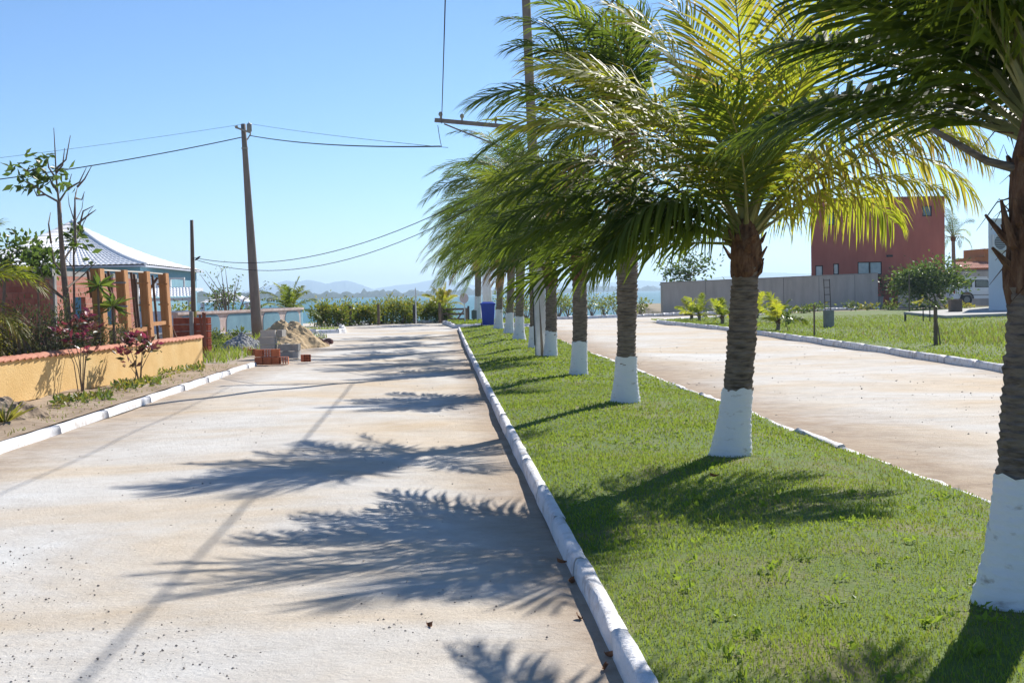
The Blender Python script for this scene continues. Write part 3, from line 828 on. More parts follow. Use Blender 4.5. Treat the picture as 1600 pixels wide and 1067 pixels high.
palm('tall coconut palm standing next to the blue bin', b, (b.x+.15, b.y, 4.3), random_crown(37, 20, 3.8, w=.5, g=.75, low=-6), 109, r0=.23, r1=.13, paint=.8, nl=44, group=PG)
b = gp(746, 500, .14)
palm('farthest coconut palm on the island, its white base behind the notice board', b, (b.x+.1, b.y, 4.2), random_crown(38, 20, 4.0, w=.45, g=.75, low=-6), 110, r0=.3, r1=.17, paint=1.3, nl=44, group=PG)
# ------------------------------------------------------------------ utility poles and cables
POLE = mat('pole_concrete', (0.27, 0.225, 0.19), (0.20, 0.165, 0.14), rough=0.9, scale=3, bump=0.3, bscale=30, stretch=(2, 2, .5))
CERAM = mat('insulator', (0.35, 0.33, 0.28), rough=0.4)
def pole_pts(base, top, n=8): return [base+(top-base)*(i/(n-1)) for i in range(n)]
# pole of the median
pb = gp(846, 559, .1); pt_ = at(822, 0, pb.y); pt_ = pb+(pt_-pb)*1.12
t = thing('utility_pole', 'tall utility pole with white painted foot standing among the median palms', 'utility pole', pb)
m = MB(); m.tube(pole_pts(pb, pt_, 10), np.linspace(.135, .095, 10), 12); part('shaft', m, POLE, t, True)
q = pb+(pt_-pb)*.225
m = MB(); m.obox(np.array((pb+q)/2), (.125,.02,0), (-.02,.125,0), np.array((q-pb)/2)); part('painted_foot', m, WHITE, t)
m = MB(); m.tube([pb+Vector((-.15,-.1,.3)), pb+Vector((-.16,-.1,1.0)), q+Vector((-.13,-.1,0))], .014, 5); part('conduit', m, DARK, t)
ae = at(679, 188, pb.y-.3); ar = at(838, 203, pb.y-.16)
m = MB(); m.beam(ae, ar+Vector((.12,0,0)), .08, .09); arm = part('crossarm', m, POLE, t)
m = MB(); m.beam(at(694, 194, pb.y-.24), at(838, 252, pb.y-.14), .03, .03); part('brace', m, POLE, arm)
for fx in (.06, .27, .6):
    p = ae.lerp(ar, fx)
    m = MB(); m.lathe([(.0, .04), (.022, .045), (.022, .1), (.045, .12), (.05, .16), (.03, .2), (0, .21)], p, 8); part('insulator', m, CERAM, arm)
# pole on the left by the sand heap
lb = gp(402.5, 529); lt = at(380, 194, lb.y)
t = thing('utility_pole', 'leaning utility pole behind the sand heap on the left', 'utility pole', lb)
m = MB(); m.tube(pole_pts(lb, lt, 10), np.linspace(.225, .095, 10), 12); part('shaft', m, POLE, t, True)
c = at(379, 199, lb.y)
m = MB(); m.beam(at(370, 200, lb.y-.15), at(392, 208, lb.y-.15), .07, .07); part('crossarm', m, CERAM, t)
m = MB(); m.beam(at(392, 209, lb.y-.15), at(386, 219, lb.y-.1), .04, .04); part('brace', m, CERAM, t)
m = MB(); m.tube([at(370, 201, lb.y-.15), at(369, 197, lb.y-.15)], [.05, .07], 8); part('insulator', m, CERAM, t)
k = at(389.5, 200, lb.y-.1)
m = MB(); m.lathe([(0, -.15), (.09, -.15), (.10, -.12), (.10, .13), (.07, .17), (.025, .18), (.02, .24), (0, .24)], k, 10); part('transformer', m, CERAM, t, True)
m = MB(); m.lathe([(.115, -.03), (.135, -.03), (.135, .03), (.115, .03)], at(382.5, 232, lb.y), 12); part('steel_band', m, CERAM, t)
# wooden service post
wb = at(303, 520, 50); wb.z = 0; wt = at(299.5, 344, 50)
t = thing('service_post', 'slim wooden post with yellow band behind the red brick stack', 'post', wb)
m = MB(); m.tube(pole_pts(wb, wt, 6), np.linspace(.10, .062, 6), 9); part('shaft', m, WOODG, t, True)
pz = at(302, 491, 50)
m = MB(); m.lathe([(.095, -.1), (.125, -.1), (.125, .1), (.095, .1)], pz, 10); part('band', m, mat('yellow_band', (.35, .26, .06)), t)
def cable(label, p, q, sag, rad=.012, n=24, name='power_cable', group='overhead cables'):
    P = [p.lerp(q, i/(n-1)) - Vector((0, 0, sag*4*(i/(n-1))*(1-i/(n-1)))) for i in range(n)]
    m = MB(); m.tube(P, rad, 5)
    return single(name, m, CABLE, label, 'cable', group)
cable('thick cable running from the crossarm end up over the road towards the camera', at(690, 193, pb.y-.3), Vector((.95, -14, 6.1)), .25, .0095)
cable('thick cable running from the median pole overhead past the near palms', at(838, 195, pb.y), Vector((3.2, -14, 6.05)), .25, .015)
cable('sagging cable between the left leaning pole and the crossarm end', at(390, 212, lb.y), at(688, 229, pb.y-.3), .14, .017)
cable('fine wire between the tops of the left and the median pole', at(392, 194, lb.y), at(700, 231, pb.y), .05, .006)
cable('thick cable crossing the sky at far left to the leaning pole', at(-60, 288, 48), at(377, 215, lb.y), .12, .019)
cable('fine wire crossing the sky at far left above the thick cable', at(-60, 254, 48), at(376, 195, lb.y), .05, .006)
cable('upper of two slack service cables from the wooden post to the palms', at(300, 402, 50), at(840, 250, pb.y), 1.0, .011)
cable('lower of two slack service cables from the wooden post to the palms', at(300, 404, 50), at(841, 262, pb.y), 1.22, .010)
cable('short loop of wire hanging from the crossarm end', at(684, 196, pb.y-.3), at(690, 230, pb.y-.3), .05, .008, 8)
# small bird on the service cable
bp_ = at(308.5, 405, 49.6)
t = thing('bird', 'small dark bird perched on the slack cable by the wooden post', 'bird', bp_)
m = MB(); B = np.array(bp_)
m.tube([B+V3(-.09,0,-.05), B+V3(-.04,0,0), B+V3(.02,0,.035), B+V3(.06,0,.07), B+V3(.09,0,.085), B+V3(.12,0,.08)], [.008,.034,.042,.028,.026,.004], 8)
part('body', m, CABLE, t, True)

# ------------------------------------------------------------------ yellow garden wall on the left
YEL = mat('yellow_render', (0.74, 0.49, 0.20), (0.66, 0.42, 0.155), rough=0.9, scale=1.3, bump=0.5, bscale=26, detail=8, c3=(0.78, 0.56, 0.26))
TILE = mat('terracotta_cap', (0.55, 0.22, 0.13), (0.42, 0.15, 0.085), rough=0.8, scale=7, bump=0.2, c3=(0.62, 0.30, 0.19))
w1 = gp(317, 573, .08); w0 = gp(0, 634, .08); wd_ = (w0-w1).normalized(); w0 = w1+wd_*22
t = thing('garden_wall', 'low yellow rendered garden wall capped with terracotta tiles', 'wall', w1)
wn_ = Vector((-wd_.y, wd_.x, 0))                 # away from the road or towards it
if wn_.x > 0: wn_ = -wn_
HW = .62
m = MB(); m.prism([w1, w0, w0+wn_*.16, w1+wn_*.16], (0, 0, HW+.06)); part('wall', m, YEL, t)
tm = MB()
prof = []
for i in range(9):
    u = i/8; prof.append((-.04+.24*u, .04+.04*math.sin(u*math.pi)))
G = [[(x, 0.0, z+lift) for x, z in prof] for lift in (0, 0)]
L_ = .27
G = [[(x, 0, z) for x, z in prof], [(x, L_, z-.034) for x, z in prof]]
tm.grid(np.array(G)); tm.grid(np.array([[(x, 0, z-.016) for x, z in prof], [(x, L_, z-.05) for x, z in prof]]))
tm.add([(prof[i][0], 0, prof[i][1]-d) for i in range(9) for d in (0, .016)], [np.array([(2*i, 2*i+1, 2*i+3, 2*i+2) for i in range(8)])])
for xx in (0, 8):
    x, z = prof[xx]
    tm.add([(x,0,z),(x,L_,z-.034),(x,L_,z-.05),(x,0,z-.016)], [np.array([(0,1,2,3)])])
tme = tm.mesh('cap_tile', TILE)
ang = math.atan2(wd_.y, wd_.x)-math.pi/2
n = int(22/.25)
for i in range(n):
    p = w1+wd_*(.25*i-.01)+Vector((0, 0, HW+.035))
    o = link('cap_tile', tme, t, (p.x, p.y, p.z), (random.uniform(-.02,.02), random.uniform(-.03,.03), ang+math.pi*0+random.uniform(-.03,.03)))
    if wn_.dot(Vector((math.cos(ang), math.sin(ang), 0))) < 0: o.scale.x = -1

# ------------------------------------------------------------------ plants: builders
LEAF = leafmat('green_leaf', [(0, (0.028, 0.05, 0.016)), (0.5, (0.055, 0.09, 0.022)), (0.85, (0.11, 0.14, 0.03)), (1, (0.24, 0.20, 0.05))],
               [(0, (0.10, 0.18, 0.03)), (0.6, (0.22, 0.32, 0.05)), (1, (0.45, 0.40, 0.06))], trans=0.35, rough=0.42, spec=0.4)
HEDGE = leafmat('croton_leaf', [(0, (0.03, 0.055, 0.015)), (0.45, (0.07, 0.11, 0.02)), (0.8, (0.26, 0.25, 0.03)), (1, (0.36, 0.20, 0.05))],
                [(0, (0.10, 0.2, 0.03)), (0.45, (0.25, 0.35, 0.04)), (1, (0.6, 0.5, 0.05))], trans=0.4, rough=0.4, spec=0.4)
MAROON = leafmat('maroon_leaf', [(0, (0.03, 0.05, 0.02)), (0.4, (0.06, 0.07, 0.03)), (0.6, (0.11, 0.025, 0.04)), (1, (0.26, 0.05, 0.09))],
                 [(0, (0.08, 0.14, 0.03)), (0.5, (0.18, 0.1, 0.05)), (1, (0.45, 0.06, 0.12))], trans=0.3, rough=0.4, spec=0.4)
DRYL = leafmat('dry_scrub_leaf', [(0, (0.10, 0.10, 0.06)), (0.5, (0.17, 0.15, 0.10)), (1, (0.08, 0.11, 0.04))],
               [(0, (0.15, 0.15, 0.06)), (1, (0.15, 0.2, 0.05))], trans=0.25, rough=0.6, spec=0.2)
def clumps(r, c, rad, k, n, spread=.36):
    """leaf points in K clumps spread through an ellipsoid"""
    u = nrm(r.normal(size=(k,3)))*(r.random((k,1))**.45)
    C = np.array(c)+u*np.array(rad)
    i = r.integers(0, k, n)
    P = C[i]+r.normal(size=(n,3))*np.array(rad)*spread*(.55+.6*r.random(k))[i][:,None]
    out = nrm(P-C[i])
    return P, out, C
def bush(name, label, cat, base, h, rx, ry, n, size, seed, m=None, k=16, tint=None, group=None, lift=.0, asp=.5, stems=6, hue=None, parent_foliage='foliage'):
    r = np.random.default_rng(seed)
    b = np.array(base, float)
    t = thing(name, label, cat, base, group)
    c = b+V3(0, 0, lift+(h-lift)*.52)
    P, out, C = clumps(r, c, (rx*.8, ry*.8, (h-lift)*.42), k, n)
    ok = P[:,2] > b[2]+.02; P, out = P[ok], out[ok]
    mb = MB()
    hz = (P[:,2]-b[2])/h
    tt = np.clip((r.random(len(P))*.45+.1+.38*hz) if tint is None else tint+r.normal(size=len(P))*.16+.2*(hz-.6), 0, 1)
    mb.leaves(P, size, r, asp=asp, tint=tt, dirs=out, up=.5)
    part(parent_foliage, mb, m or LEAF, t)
    mb = MB()
    for i in range(stems):
        e = C[r.integers(0, len(C))]
        s_ = b+V3(r.normal()*.08*rx, r.normal()*.08*ry, -.03)
        mid = (s_+e)/2+r.normal(size=3)*.06*h
        mb.tube([s_, mid, e], [.022*h**.7, .014*h**.7, .005], 5)
    part('stem', mb, TWIG, t)
    return t

# two maroon-leaved shrubs in front of the wall
def maroon(label, px, py, tops, D, seed):
    r = np.random.default_rng(seed)
    b = gp(px, py, .09); t = thing('maroon_shrub', label, 'shrub', b, 'maroon shrubs by the yellow wall')
    st, lf = MB(), MB()
    for (x, y, k) in tops:
        e = np.array(at(x, y, b.y+r.normal()*.1)); s_ = np.array(b)+V3(r.normal()*.02, r.normal()*.03, 0)
        mid = s_*.5+e*.5+V3((e[0]-s_[0])*-.22, 0, -.02)
        st.tube([s_-V3(0,0,.03), mid, e], [.010, .008, .004], 6)
        n = int(k)
        P = e+r.normal(size=(n,3))*V3(.07,.08,.05)
        d = nrm(r.normal(size=(n,3))+V3(0,0,.25)); d[:,2] = np.abs(d[:,2])*.6-.15
        lf.leaves(P, .145, r, asp=.42, dirs=d*1.5, tint=np.clip(.35+(P[:,2]-e[2])*5+r.random(n)*.5, 0, 1), fold=.06)
    part('stem', st, TWIG, t); part('foliage', lf, MAROON, t)
maroon('taller maroon-leaved shrub with bare lower stems against the yellow wall', 127, 613, [(95,520,30),(112,508,34),(134,500,38),(146,516,30),(126,530,30),(108,536,22),(134,552,16)], 0, 3)
maroon('shorter maroon-leaved shrub with round top against the yellow wall', 216, 600, [(200,535,34),(214,528,36),(228,533,36),(236,546,30),(196,552,26),(222,548,34),(203,572,8)], 0, 4)
# creeping plants at the foot of the wall
for i, (x0, x1, y, lab) in enumerate(((84,172,626,'patch of low yellowish plants under the taller maroon shrub'),(176,250,603,'patch of low yellowish plants under the shorter maroon shrub'),(246,318,580,'patch of low green plants near the end of the yellow wall'))):
    r = np.random.default_rng(60+i); n = 260
    xs = r.uniform(x0, x1, n)
    P = np.array([tuple(gp(x, y+(-(x-(x0+x1)/2)*.12)+r.normal()*3.0, .10)) for x in xs]); P[:,2] += r.random(n)*.07
    t = thing('creeping_plant', lab, 'plant', gp((x0+x1)/2, y, .09), 'creeping plants by the wall')
    m = MB(); m.leaves(P, .10, r, asp=.5, up=1.6, tint=np.clip(.75+r.normal(size=n)*.2, 0, 1))
    part('foliage', m, LEAF, t)['kind'] = 'stuff'
# dug earth at the left edge
def heap(name, label, cat, c, rx, ry, h, m, seed, rough=.10, nn=46, kidx=1.0, peaks=None):
    r = np.random.default_rng(seed)
    g = np.linspace(-1.15, 1.15, nn); X, Y = np.meshgrid(g, g)
    ph = r.random(8)*6.28
    wob = 1+.16*np.sin(2*np.arctan2(Y, X)+ph[0])+.10*np.sin(5*np.arctan2(Y, X)+ph[1])
    d = np.sqrt(X**2+Y**2)/wob
    Z = np.clip(1-d**kidx, 0, 1)**1.05
    if peaks:
        for (x, y, s_, a) in peaks: Z += a*np.exp(-((X-x)**2+(Y-y)**2)/s_**2)*(d < 1)
    nz = np.zeros_like(X)
    for f, a in ((4, .5), (8, .35), (15, .28), (29, .2)):
        nz += a*np.sin(X*f+ph[2]+np.sin(Y*f*.8+ph[3])*1.4)*np.sin(Y*f*1.1+ph[4]+np.sin(X*f*.7+ph[5]))
    Z = Z*(1+rough*nz*2)+rough*.35*nz*(d < 1.02)+r.normal(size=Z.shape)*rough*.12*(d < 1)
    G = np.stack([c[0]+X*rx, c[1]+Y*ry, c[2]-.06+np.maximum(Z, -.05)*h+.05*(d < 1)], -1)
    G[:,:,2] -= .3*(d > 1.06)
    mb = MB(); mb.grid(G)
    return single(name, mb, m, label, cat, smooth=False)
heap('earth_heap', 'heap of freshly dug brown earth at the foot of the yellow wall', 'earth heap', gp(10, 656, .09), .62, .8, .36, BROWN_DIRT, 5, rough=.2)
r = np.random.default_rng(77)
b = gp(8, 662, .1); m = MB()
for k in range(26):
    a = r.random()*6.28; e = V3(math.cos(a)*.26, math.sin(a)*.26, .12+.22*r.random())
    m.leaves(np.array([b]), .36, r, asp=.12, dirs=np.array([e*4]), tint=np.array([.8+.2*r.random()]), fold=.05)
single('spiky_plant', m, LEAF, 'small spiky pale green plant on the earth heap at the left edge', 'plant')

# ------------------------------------------------------------------ garden behind the wall
# slender tree with sparse leaves
b = at(112, 560, 26.5); b.z = 0
t = thing('slender_tree', 'slender tall tree with sparse leaves and bare twigs behind the yellow wall', 'tree', b)
D = 26.5
m = MB()
tr = [b]+[at(x, y, D) for x, y in ((108,520),(104,470),(100,430),(97,395),(94,350),(92,316))]
m.tube(tr, [.075,.07,.065,.06,.05,.045,.04], 8)
part('trunk', m, mat('pale_bark', (.30,.22,.17), (.17,.125,.10), rough=.9, scale=9, bump=.4), t, True)
m = MB(); lf = MB(); r = np.random.default_rng(8)
tips = []
for pts in (((92,316),(70,304),(50,288),(38,284)), ((70,304),(58,306),(52,294)), ((92,316),(88,280),(86,235),(84,200)), ((92,316),(105,296),(112,272)), ((90,300),(75,275),(62,262)),
            ((88,280),(76,262),(74,246)), ((88,264),(103,250),(110,212)), ((105,296),(124,285),(135,262)), ((62,262),(45,268),(34,262)), ((88,270),(98,258),(101,232)),
            ((100,405),(118,380),(122,362)), ((122,362),(130,330),(146,322)), ((118,380),(117,310),(121,292)), ((121,292),(132,280),(144,258)), ((100,430),(85,410),(80,380)), ((104,470),(70,440),(40,435)), ((104,470),(75,450),(62,420)),
            ((104,450),(130,430),(150,410)), ((118,310),(128,312),(132,300)), ((121,350),(140,335),(150,328)), ((80,380),(76,350),(79,332))):
    P = [at(x, y, D+r.normal()*.25) for x, y in pts]
    m.tube(P, np.linspace(.024, .006, len(P)), 5); tips.append(P)
part('branches', m, TWIG, t)
for (x, y, k) in ((22,262,9),(32,282,9),(42,272,12),(38,250,6),(46,290,10),(62,266,12),(68,256,10),(75,248,8),(72,276,12),(58,282,8),(84,272,8),(96,270,10),(106,290,9),(98,292,8),(64,290,7),(78,240,5),(28,290,6),(114,372,12),(124,366,12),(120,384,12),(134,378,5),(140,400,4),(110,360,8),(52,246,4)):
    P = np.array([tuple(at(x+r.normal()*5, y+r.normal()*5, D+r.normal()*.2)) for _ in range(k)])
    d = r.normal(size=(k,3))*V3(1,1,.6)+V3(-.3,0,-.1)
    lf.leaves(P, .20, r, asp=.40, dirs=d, tint=r.random(k)*.5+.15, fold=.08)
part('crown', lf, LEAF, t)
# bare sapling beside it
b = at(117, 560, 27.5); b.z = 0
t = thing('bare_sapling', 'thin bare sapling just right of the slender tree', 'sapling', b)
m = MB(); m.tube([b]+[at(x, y, 27.5) for x, y in ((116,480),(115,400),(116,330),(118,300))], [.03,.026,.02,.014,.006], 6); part('trunk', m, TWIG, t)
m = MB()
for pts in (((115,400),(126,372),(131,345)), ((116,350),(128,326),(131,305)), ((115,430),(135,415),(152,402)), ((116,345),(108,320),(106,300)), ((115,380),(140,330),(146,322)), ((115,420),(100,400),(86,392))):
    m.tube([at(x, y, 27.5+r.normal()*.2) for x, y in pts], np.linspace(.013, .003, len(pts)), 4)
part('branches', m, TWIG, t)
# leafy tree at the left edge
def tree(label, base, crown, rad, n, size, seed, k=20, m=None, trunk_r=.09, name='tree', cat='tree', tint=None, group=None, nst=1):
    r = np.random.default_rng(seed); b = np.array(base, float); c = np.array(crown, float)
    t = thing(name, label, cat, base, group)
    P, out, C = clumps(r, c, rad, k, n, .30)
    mb = MB(); mb.leaves(P, size, r, asp=.5, dirs=out, up=.4, tint=np.clip((r.random(n)*.5+.15 if tint is None else tint+r.normal(size=n)*.18), 0, 1))
    part('crown', mb, m or LEAF, t)
    mb = MB()
    for s_ in range(nst):
        s0 = b+V3(r.normal()*.12*(nst > 1), r.normal()*.12*(nst > 1), -.05); jn = c+V3(r.normal()*rad[0]*.3*(nst > 1), 0, -rad[2]*.45)
        mb.tube([s0, (s0+jn)/2+r.normal(size=3)*.05, jn], [trunk_r, trunk_r*.8, trunk_r*.6], 8)
        for q in C[s_::nst]: mb.tube([jn, (jn+q)/2+r.normal(size=3)*.08, q], [trunk_r*.42, trunk_r*.25, .006], 5)
    part('trunk', mb, TWIG, t)
    return t
b = at(-10, 560, 31); b.z = 0
tree('dark leafy tree at the left picture edge in front of the white roof', b, at(8, 398, 31), (.75, .8, .50), 520, .17, 12, k=12, tint=.25, trunk_r=.05)
b = at(62, 560, 32); b.z = 0
tree('dark bushy tree between the left edge tree and the slender tree', b, at(58, 406, 32), (.42, .5, .34), 330, .17, 13, k=9, tint=.25, trunk_r=.035)
# palm at the left edge
b = at(-95, 600, 25); b.z = 0
frl = [(10, 48, 2.1, dict(g=.9, w=.0, tint=.72)), (-15, 25, 1.9, dict(g=1.0, w=0, tint=.8)), (20, 12, 1.8, dict(g=.9, w=0, tint=.85)), (40, 50, 2.0, dict(g=.8, w=0, tint=.5)), (-35, 5, 1.7, dict(g=.8, w=0, tint=.85)),
       (170, 40, 1.8), (100, 55, 1.9), (250, 45, 1.8), (5, -18, 1.6, dict(g=.7, w=0, tint=.88)), (0, 70, 2.0, dict(g=.7, w=0, tint=.6)), (30, -10, 1.6, dict(g=.8, w=0, tint=.8))]
palm('yellowing palm reaching in from the left picture edge above the wall', b, (b.x, b.y, 1.45), frl, 120, r0=.12, r1=.10, paint=.05, nl=46, sides=12, name='garden_palm', shead=.8)
# dry scrub behind the wall
for i, (x, y, D, h, rx) in enumerate(((60, 560, 25.0, 1.55, .75), (100, 560, 25.8, 1.7, .65), (138, 550, 26.6, 1.35, .6), (25, 560, 25.5, 1.4, .7), (176, 545, 28.0, 1.2, .55))):
    b = at(x, y, D); b.z = 0
    nm = ['grey-brown dry bush behind the wall, below the slender tree\'s left side', 'tall grey-brown dry bush behind the wall at the slender tree\'s foot', 'dry twiggy bush behind the wall, above the taller maroon shrub', 'dry bush behind the wall near the left picture edge', 'dry twiggy bush behind the wall, between the two maroon shrubs'][i]
    bush('dry_bush', nm, 'bush', b, h, rx, .55, 1500, .085, 200+i, m=DRYL, k=30, stems=34, group='dry bushes behind the wall', asp=.3)
# big-leaved plants by the formwork
for i, (x, y, D, lab) in enumerate(((153, 447, 26.4, 'tall rosette plant in front of the first timber column'), (176, 478, 26.8, 'rosette plant with wide leaves in front of the second timber column'))):
    r = np.random.default_rng(300+i)
    b = at(x, 560, D); b.z = 0; c = np.array(at(x, y, D))
    t = thing('rosette_plant', lab, 'plant', b)
    m = MB(); m.tube([b, Vector((b.x+.05, b.y, c[2]*.5)), Vector(c)], [.03, .026, .022], 6); part('stem', m, TWIG, t)
    m = MB(); n = 22; a = np.arange(n)*2.4
    d = np.stack([np.cos(a), np.sin(a), .9-np.arange(n)/n*1.7], -1)
    m.leaves(np.repeat(c[None], n, 0), .36, r, asp=.24, dirs=d*2.2, tint=.3+.4*r.random(n), fold=.10); part('foliage', m, LEAF, t)

# ------------------------------------------------------------------ building site behind the wall
TIMB = mat('formwork_timber', (0.46, 0.22, 0.085), (0.36, 0.16, 0.06), rough=.75, scale=2.5, bump=.25, stretch=(8, 8, .7), c3=(.52, .28, .12))
BATT = mat('dark_batten', (0.16, 0.085, 0.055), (.10, .055, .035), rough=.85, scale=6, stretch=(5, 5, .6))
cols = ((151.5, 420, 27.0), (189.5, 422, 29.5), (225, 424, 32.0), (255, 427, 34.5))
labs = ('first timber column form from the left, behind the taller maroon shrub', 'second timber column form from the left, with white joints', 'third timber column form from the left', 'timber column form at the right end of the row')
tops = []
for i, (x, y, D) in enumerate(cols):
    tp = at(x, y, D); b = Vector((tp.x+.10, D, 0))
    t = thing('column_formwork', labs[i], 'formwork', b, 'timber column forms')
    ax = np.array(tp)-np.array(b); hx = np.array((.085, 0, 0)); hy = np.array((0, .16, 0)); c = (np.array(tp)+np.array(b))/2
    for nm, off, a_, b_ in (('front_board', V3(0,-.16,0), hx, V3(0,.014,0)), ('back_board', V3(0,.16,0), hx, V3(0,.014,0)), ('side_board', V3(.083,0,0), V3(.014,0,0), V3(0,.145,0)), ('side_board', V3(-.083,0,0), V3(.014,0,0), V3(0,.145,0))):
        m = MB(); m.obox(c+off, a_, b_, ax/2); part(nm, m, TIMB, t)
    for f in (.2, .42, .66, .88):
        cc = np.array(b)+ax*f
        m = MB(); m.obox(cc+V3(.0,-.185,0), V3(.13,0,0), V3(0,.014,0), V3(0,0,.02)); part('clamp', m, TIMB if i != 1 else CONC, t)
    tops.append((tp, b))
for i in range(3):
    (ta, ba), (tb_, bb) = tops[i], tops[i+1]
    m = MB(); m.beam(ta+Vector((0,0,-.02)), tb_+Vector((0,0,-.02)), .05, .03)
    single('timber_tie', m, mat('pale_lath', (.6,.55,.48), rough=.8), ('pale lath tying the tops of the first and second timber columns', 'pale lath tying the tops of the second and third timber columns', 'pale lath tying the tops of the third and last timber columns')[i], 'timber', 'laths across the timber columns')
    m = MB(); f = (.48, .42, .46)[i]
    m.beam(ba.lerp(ta, f), bb.lerp(tb_, f), .05, .09)
    single('timber_rail', m, TIMB, ('rail between the first and second timber columns', 'rail between the second and third timber columns', 'rail between the third and last timber columns')[i], 'timber', 'rails between the timber columns')
for i, (xa, ya, xb, yb, D, lab) in enumerate(((205,426,214,520,31.5,'dark prop left of the third timber column'), (209,428,218,520,31.8,'dark prop close behind the third timber column'), (238,430,246,515,34,'dark upright prop between the last two timber columns'), (246,434,230,458,34.2,'dark slanting prop between the last two timber columns'), (164,428,172,455,29,'short dark slanting prop beside the second timber column'), (169,422,174,460,29.2,'red-brown upright prop beside the second timber column'), (137,424,141,450,27.6,'dark prop left of the first timber column'), (262,495,274,525,35,'thin stick leaning by the last timber column'))):
    m = MB(); a_, b_ = at(xa, ya, D), at(xb, yb, D); m.beam(a_, b_+(b_-a_)*(.0 if i in (3,) else .6), .05, .05)
    single('timber_prop', m, BATT, lab, 'prop', 'props of the formwork')

# unfinished brick house
def brickmat(name, c1, c2, mort, s=1.0):
    if name in MATS: return MATS[name]
    m, nt, b = _nt(name); L = nt.links
    geo = N(nt, 'ShaderNodeNewGeometry'); sp = N(nt, 'ShaderNodeSeparateXYZ'); L.new(geo.outputs['Position'], sp.inputs[0])
    ad = N(nt, 'ShaderNodeMath', operation='ADD'); L.new(sp.outputs[0], ad.inputs[0]); L.new(sp.outputs[1], ad.inputs[1])
    cb = N(nt, 'ShaderNodeCombineXYZ'); L.new(ad.outputs[0], cb.inputs[0]); L.new(sp.outputs[2], cb.inputs[1])
    br = N(nt, 'ShaderNodeTexBrick'); br.inputs['Scale'].default_value = s
    br.inputs['Color1'].default_value = rgba(c1); br.inputs['Color2'].default_value = rgba(c2); br.inputs['Mortar'].default_value = rgba(mort)
    br.inputs['Brick Width'].default_value = .19; br.inputs['Row Height'].default_value = .19; br.inputs['Mortar Size'].default_value = .012
    L.new(cb.outputs[0], br.inputs['Vector']); L.new(br.outputs[0], b.inputs['Base Color']); b.inputs['Roughness'].default_value = .9
    MATS[name] = m; return m
BRK = brickmat('hollow_brick_wall', (.42,.15,.10), (.36,.115,.075), (.38,.24,.18))
c0 = at(83, 470, 42); x0 = c0.x
t = thing('unfinished_house', 'unfinished red hollow-brick house with grey concrete beam behind the garden', 'house', (x0, 42, 0))
zt = at(83, 431, 42).z; zb = at(83, 418, 42).z
m = MB(); m.box((x0-6, 42.02, -.05), (x0, 42.15, zt)); fw = part('front_wall', m, mat('mortar', (.34,.22,.17), (.26,.16,.12), rough=.95, scale=4), t)
bq = MB(); bq.box((-.091, -.05, 0), (.091, .05, .181))
bqs = [bq.mesh('brick', mat('wall_brick_%d' % k, c, rough=.9, scale=9)) for k, c in enumerate(((.40,.14,.095), (.34,.105,.07), (.45,.175,.12)))]
for i in range(21):
    for k in range(12):
        xx = x0-.10-i*.191-(.095 if k % 2 else 0)
        if .19*k+.18 < zt: link('brick', bqs[random.choice((0, 0, 1, 2))], fw, (xx, 42.058+random.uniform(-.004, .004), .01+k*.191))
# side wall with two window openings
m = MB()
for (y0, y1, z0, z1) in ((42.15, 44.0, -.05, zt), (44.0, 45.2, -.05, .75), (44.0, 45.2, 1.75, zt), (45.2, 47.3, -.05, zt), (47.3, 48.6, -.05, .75), (47.3, 48.6, 1.75, zt), (48.6, 51.5, -.05, zt)):
    m.box((x0-.15, y0, z0), (x0, y1, z1))
part('side_wall', m, BRK, t)
m = MB(); m.box((x0-6, 42-.002, zt+.001), (x0+.003, 42.2, zb)); m.box((x0-.2, 42.2, zt+.001), (x0+.003, 51.5, zt+.16)); part('concrete_beam', m, CONC, t)
for y in (42.0, 46.2, 51.3):
    m = MB(); m.box((x0+.004, y+.03, -.05), (x0+.05, y+.22, zt)); part('concrete_column', m, CONC, t)
m = MB(); m.box((x0-6, 42.2, -.05), (x0-5.85, 51.5, zt)); part('rear_wall', m, BRK, t)

# stacks of hollow clay bricks
CLAY = mat('red_clay', (0.36, 0.085, 0.045), (0.26, 0.055, 0.032), rough=.85, scale=6, c3=(.42, .12, .06))
CLAYO = mat('orange_clay', (0.50, 0.155, 0.07), (0.40, 0.11, 0.05), rough=.85, scale=6, c3=(.56, .20, .09))
def hollow(w, d, h, nx=3, nz=3, wall=.012):
    """clay brick with square channels along its length (Y)"""
    mb = MB(); xs = np.linspace(-w/2, w/2, nx+1); zs = np.linspace(0, h, nz+1)
    for x in xs: mb.box((x-wall/2, -d/2, 0), (x+wall/2, d/2, h))
    for i in range(nx):
        for z in zs: mb.box((xs[i]+wall/2, -d/2+.001, z-wall/2*(0 < z < h)), (xs[i+1]-wall/2, d/2-.001, z+wall/2 if z < h else z-.0+.0005))
    return mb
bm = hollow(.186, .186, .176).mesh('brick', CLAY); bmo = hollow(.186, .186, .176).mesh('brick', CLAYO)
p0 = at(272, 520, 38); 
t = thing('brick_stack', 'stack of dark red hollow bricks behind the right end of the yellow wall', 'brick stack', (p0.x, 38, 0))
for i in range(5):
    for j in range(2):
        for k in range(6 if i != 2 else 6):
            link('brick', bm, t, (p0.x+.10+i*.193+random.uniform(-.006,.006), 38+j*.20+random.uniform(-.015,.015), -.02+k*.19), (0, 0, math.pi/2+random.uniform(-.04,.04)))
m = MB(); q = at(299, 522, 37.7); m.box((q.x-.05, 37.72, -.03), (q.x+.05, 37.80, at(299, 487, 37.7).z)); single('concrete_post', m, CONC, 'grey concrete post standing in front of the red brick stack', 'post')
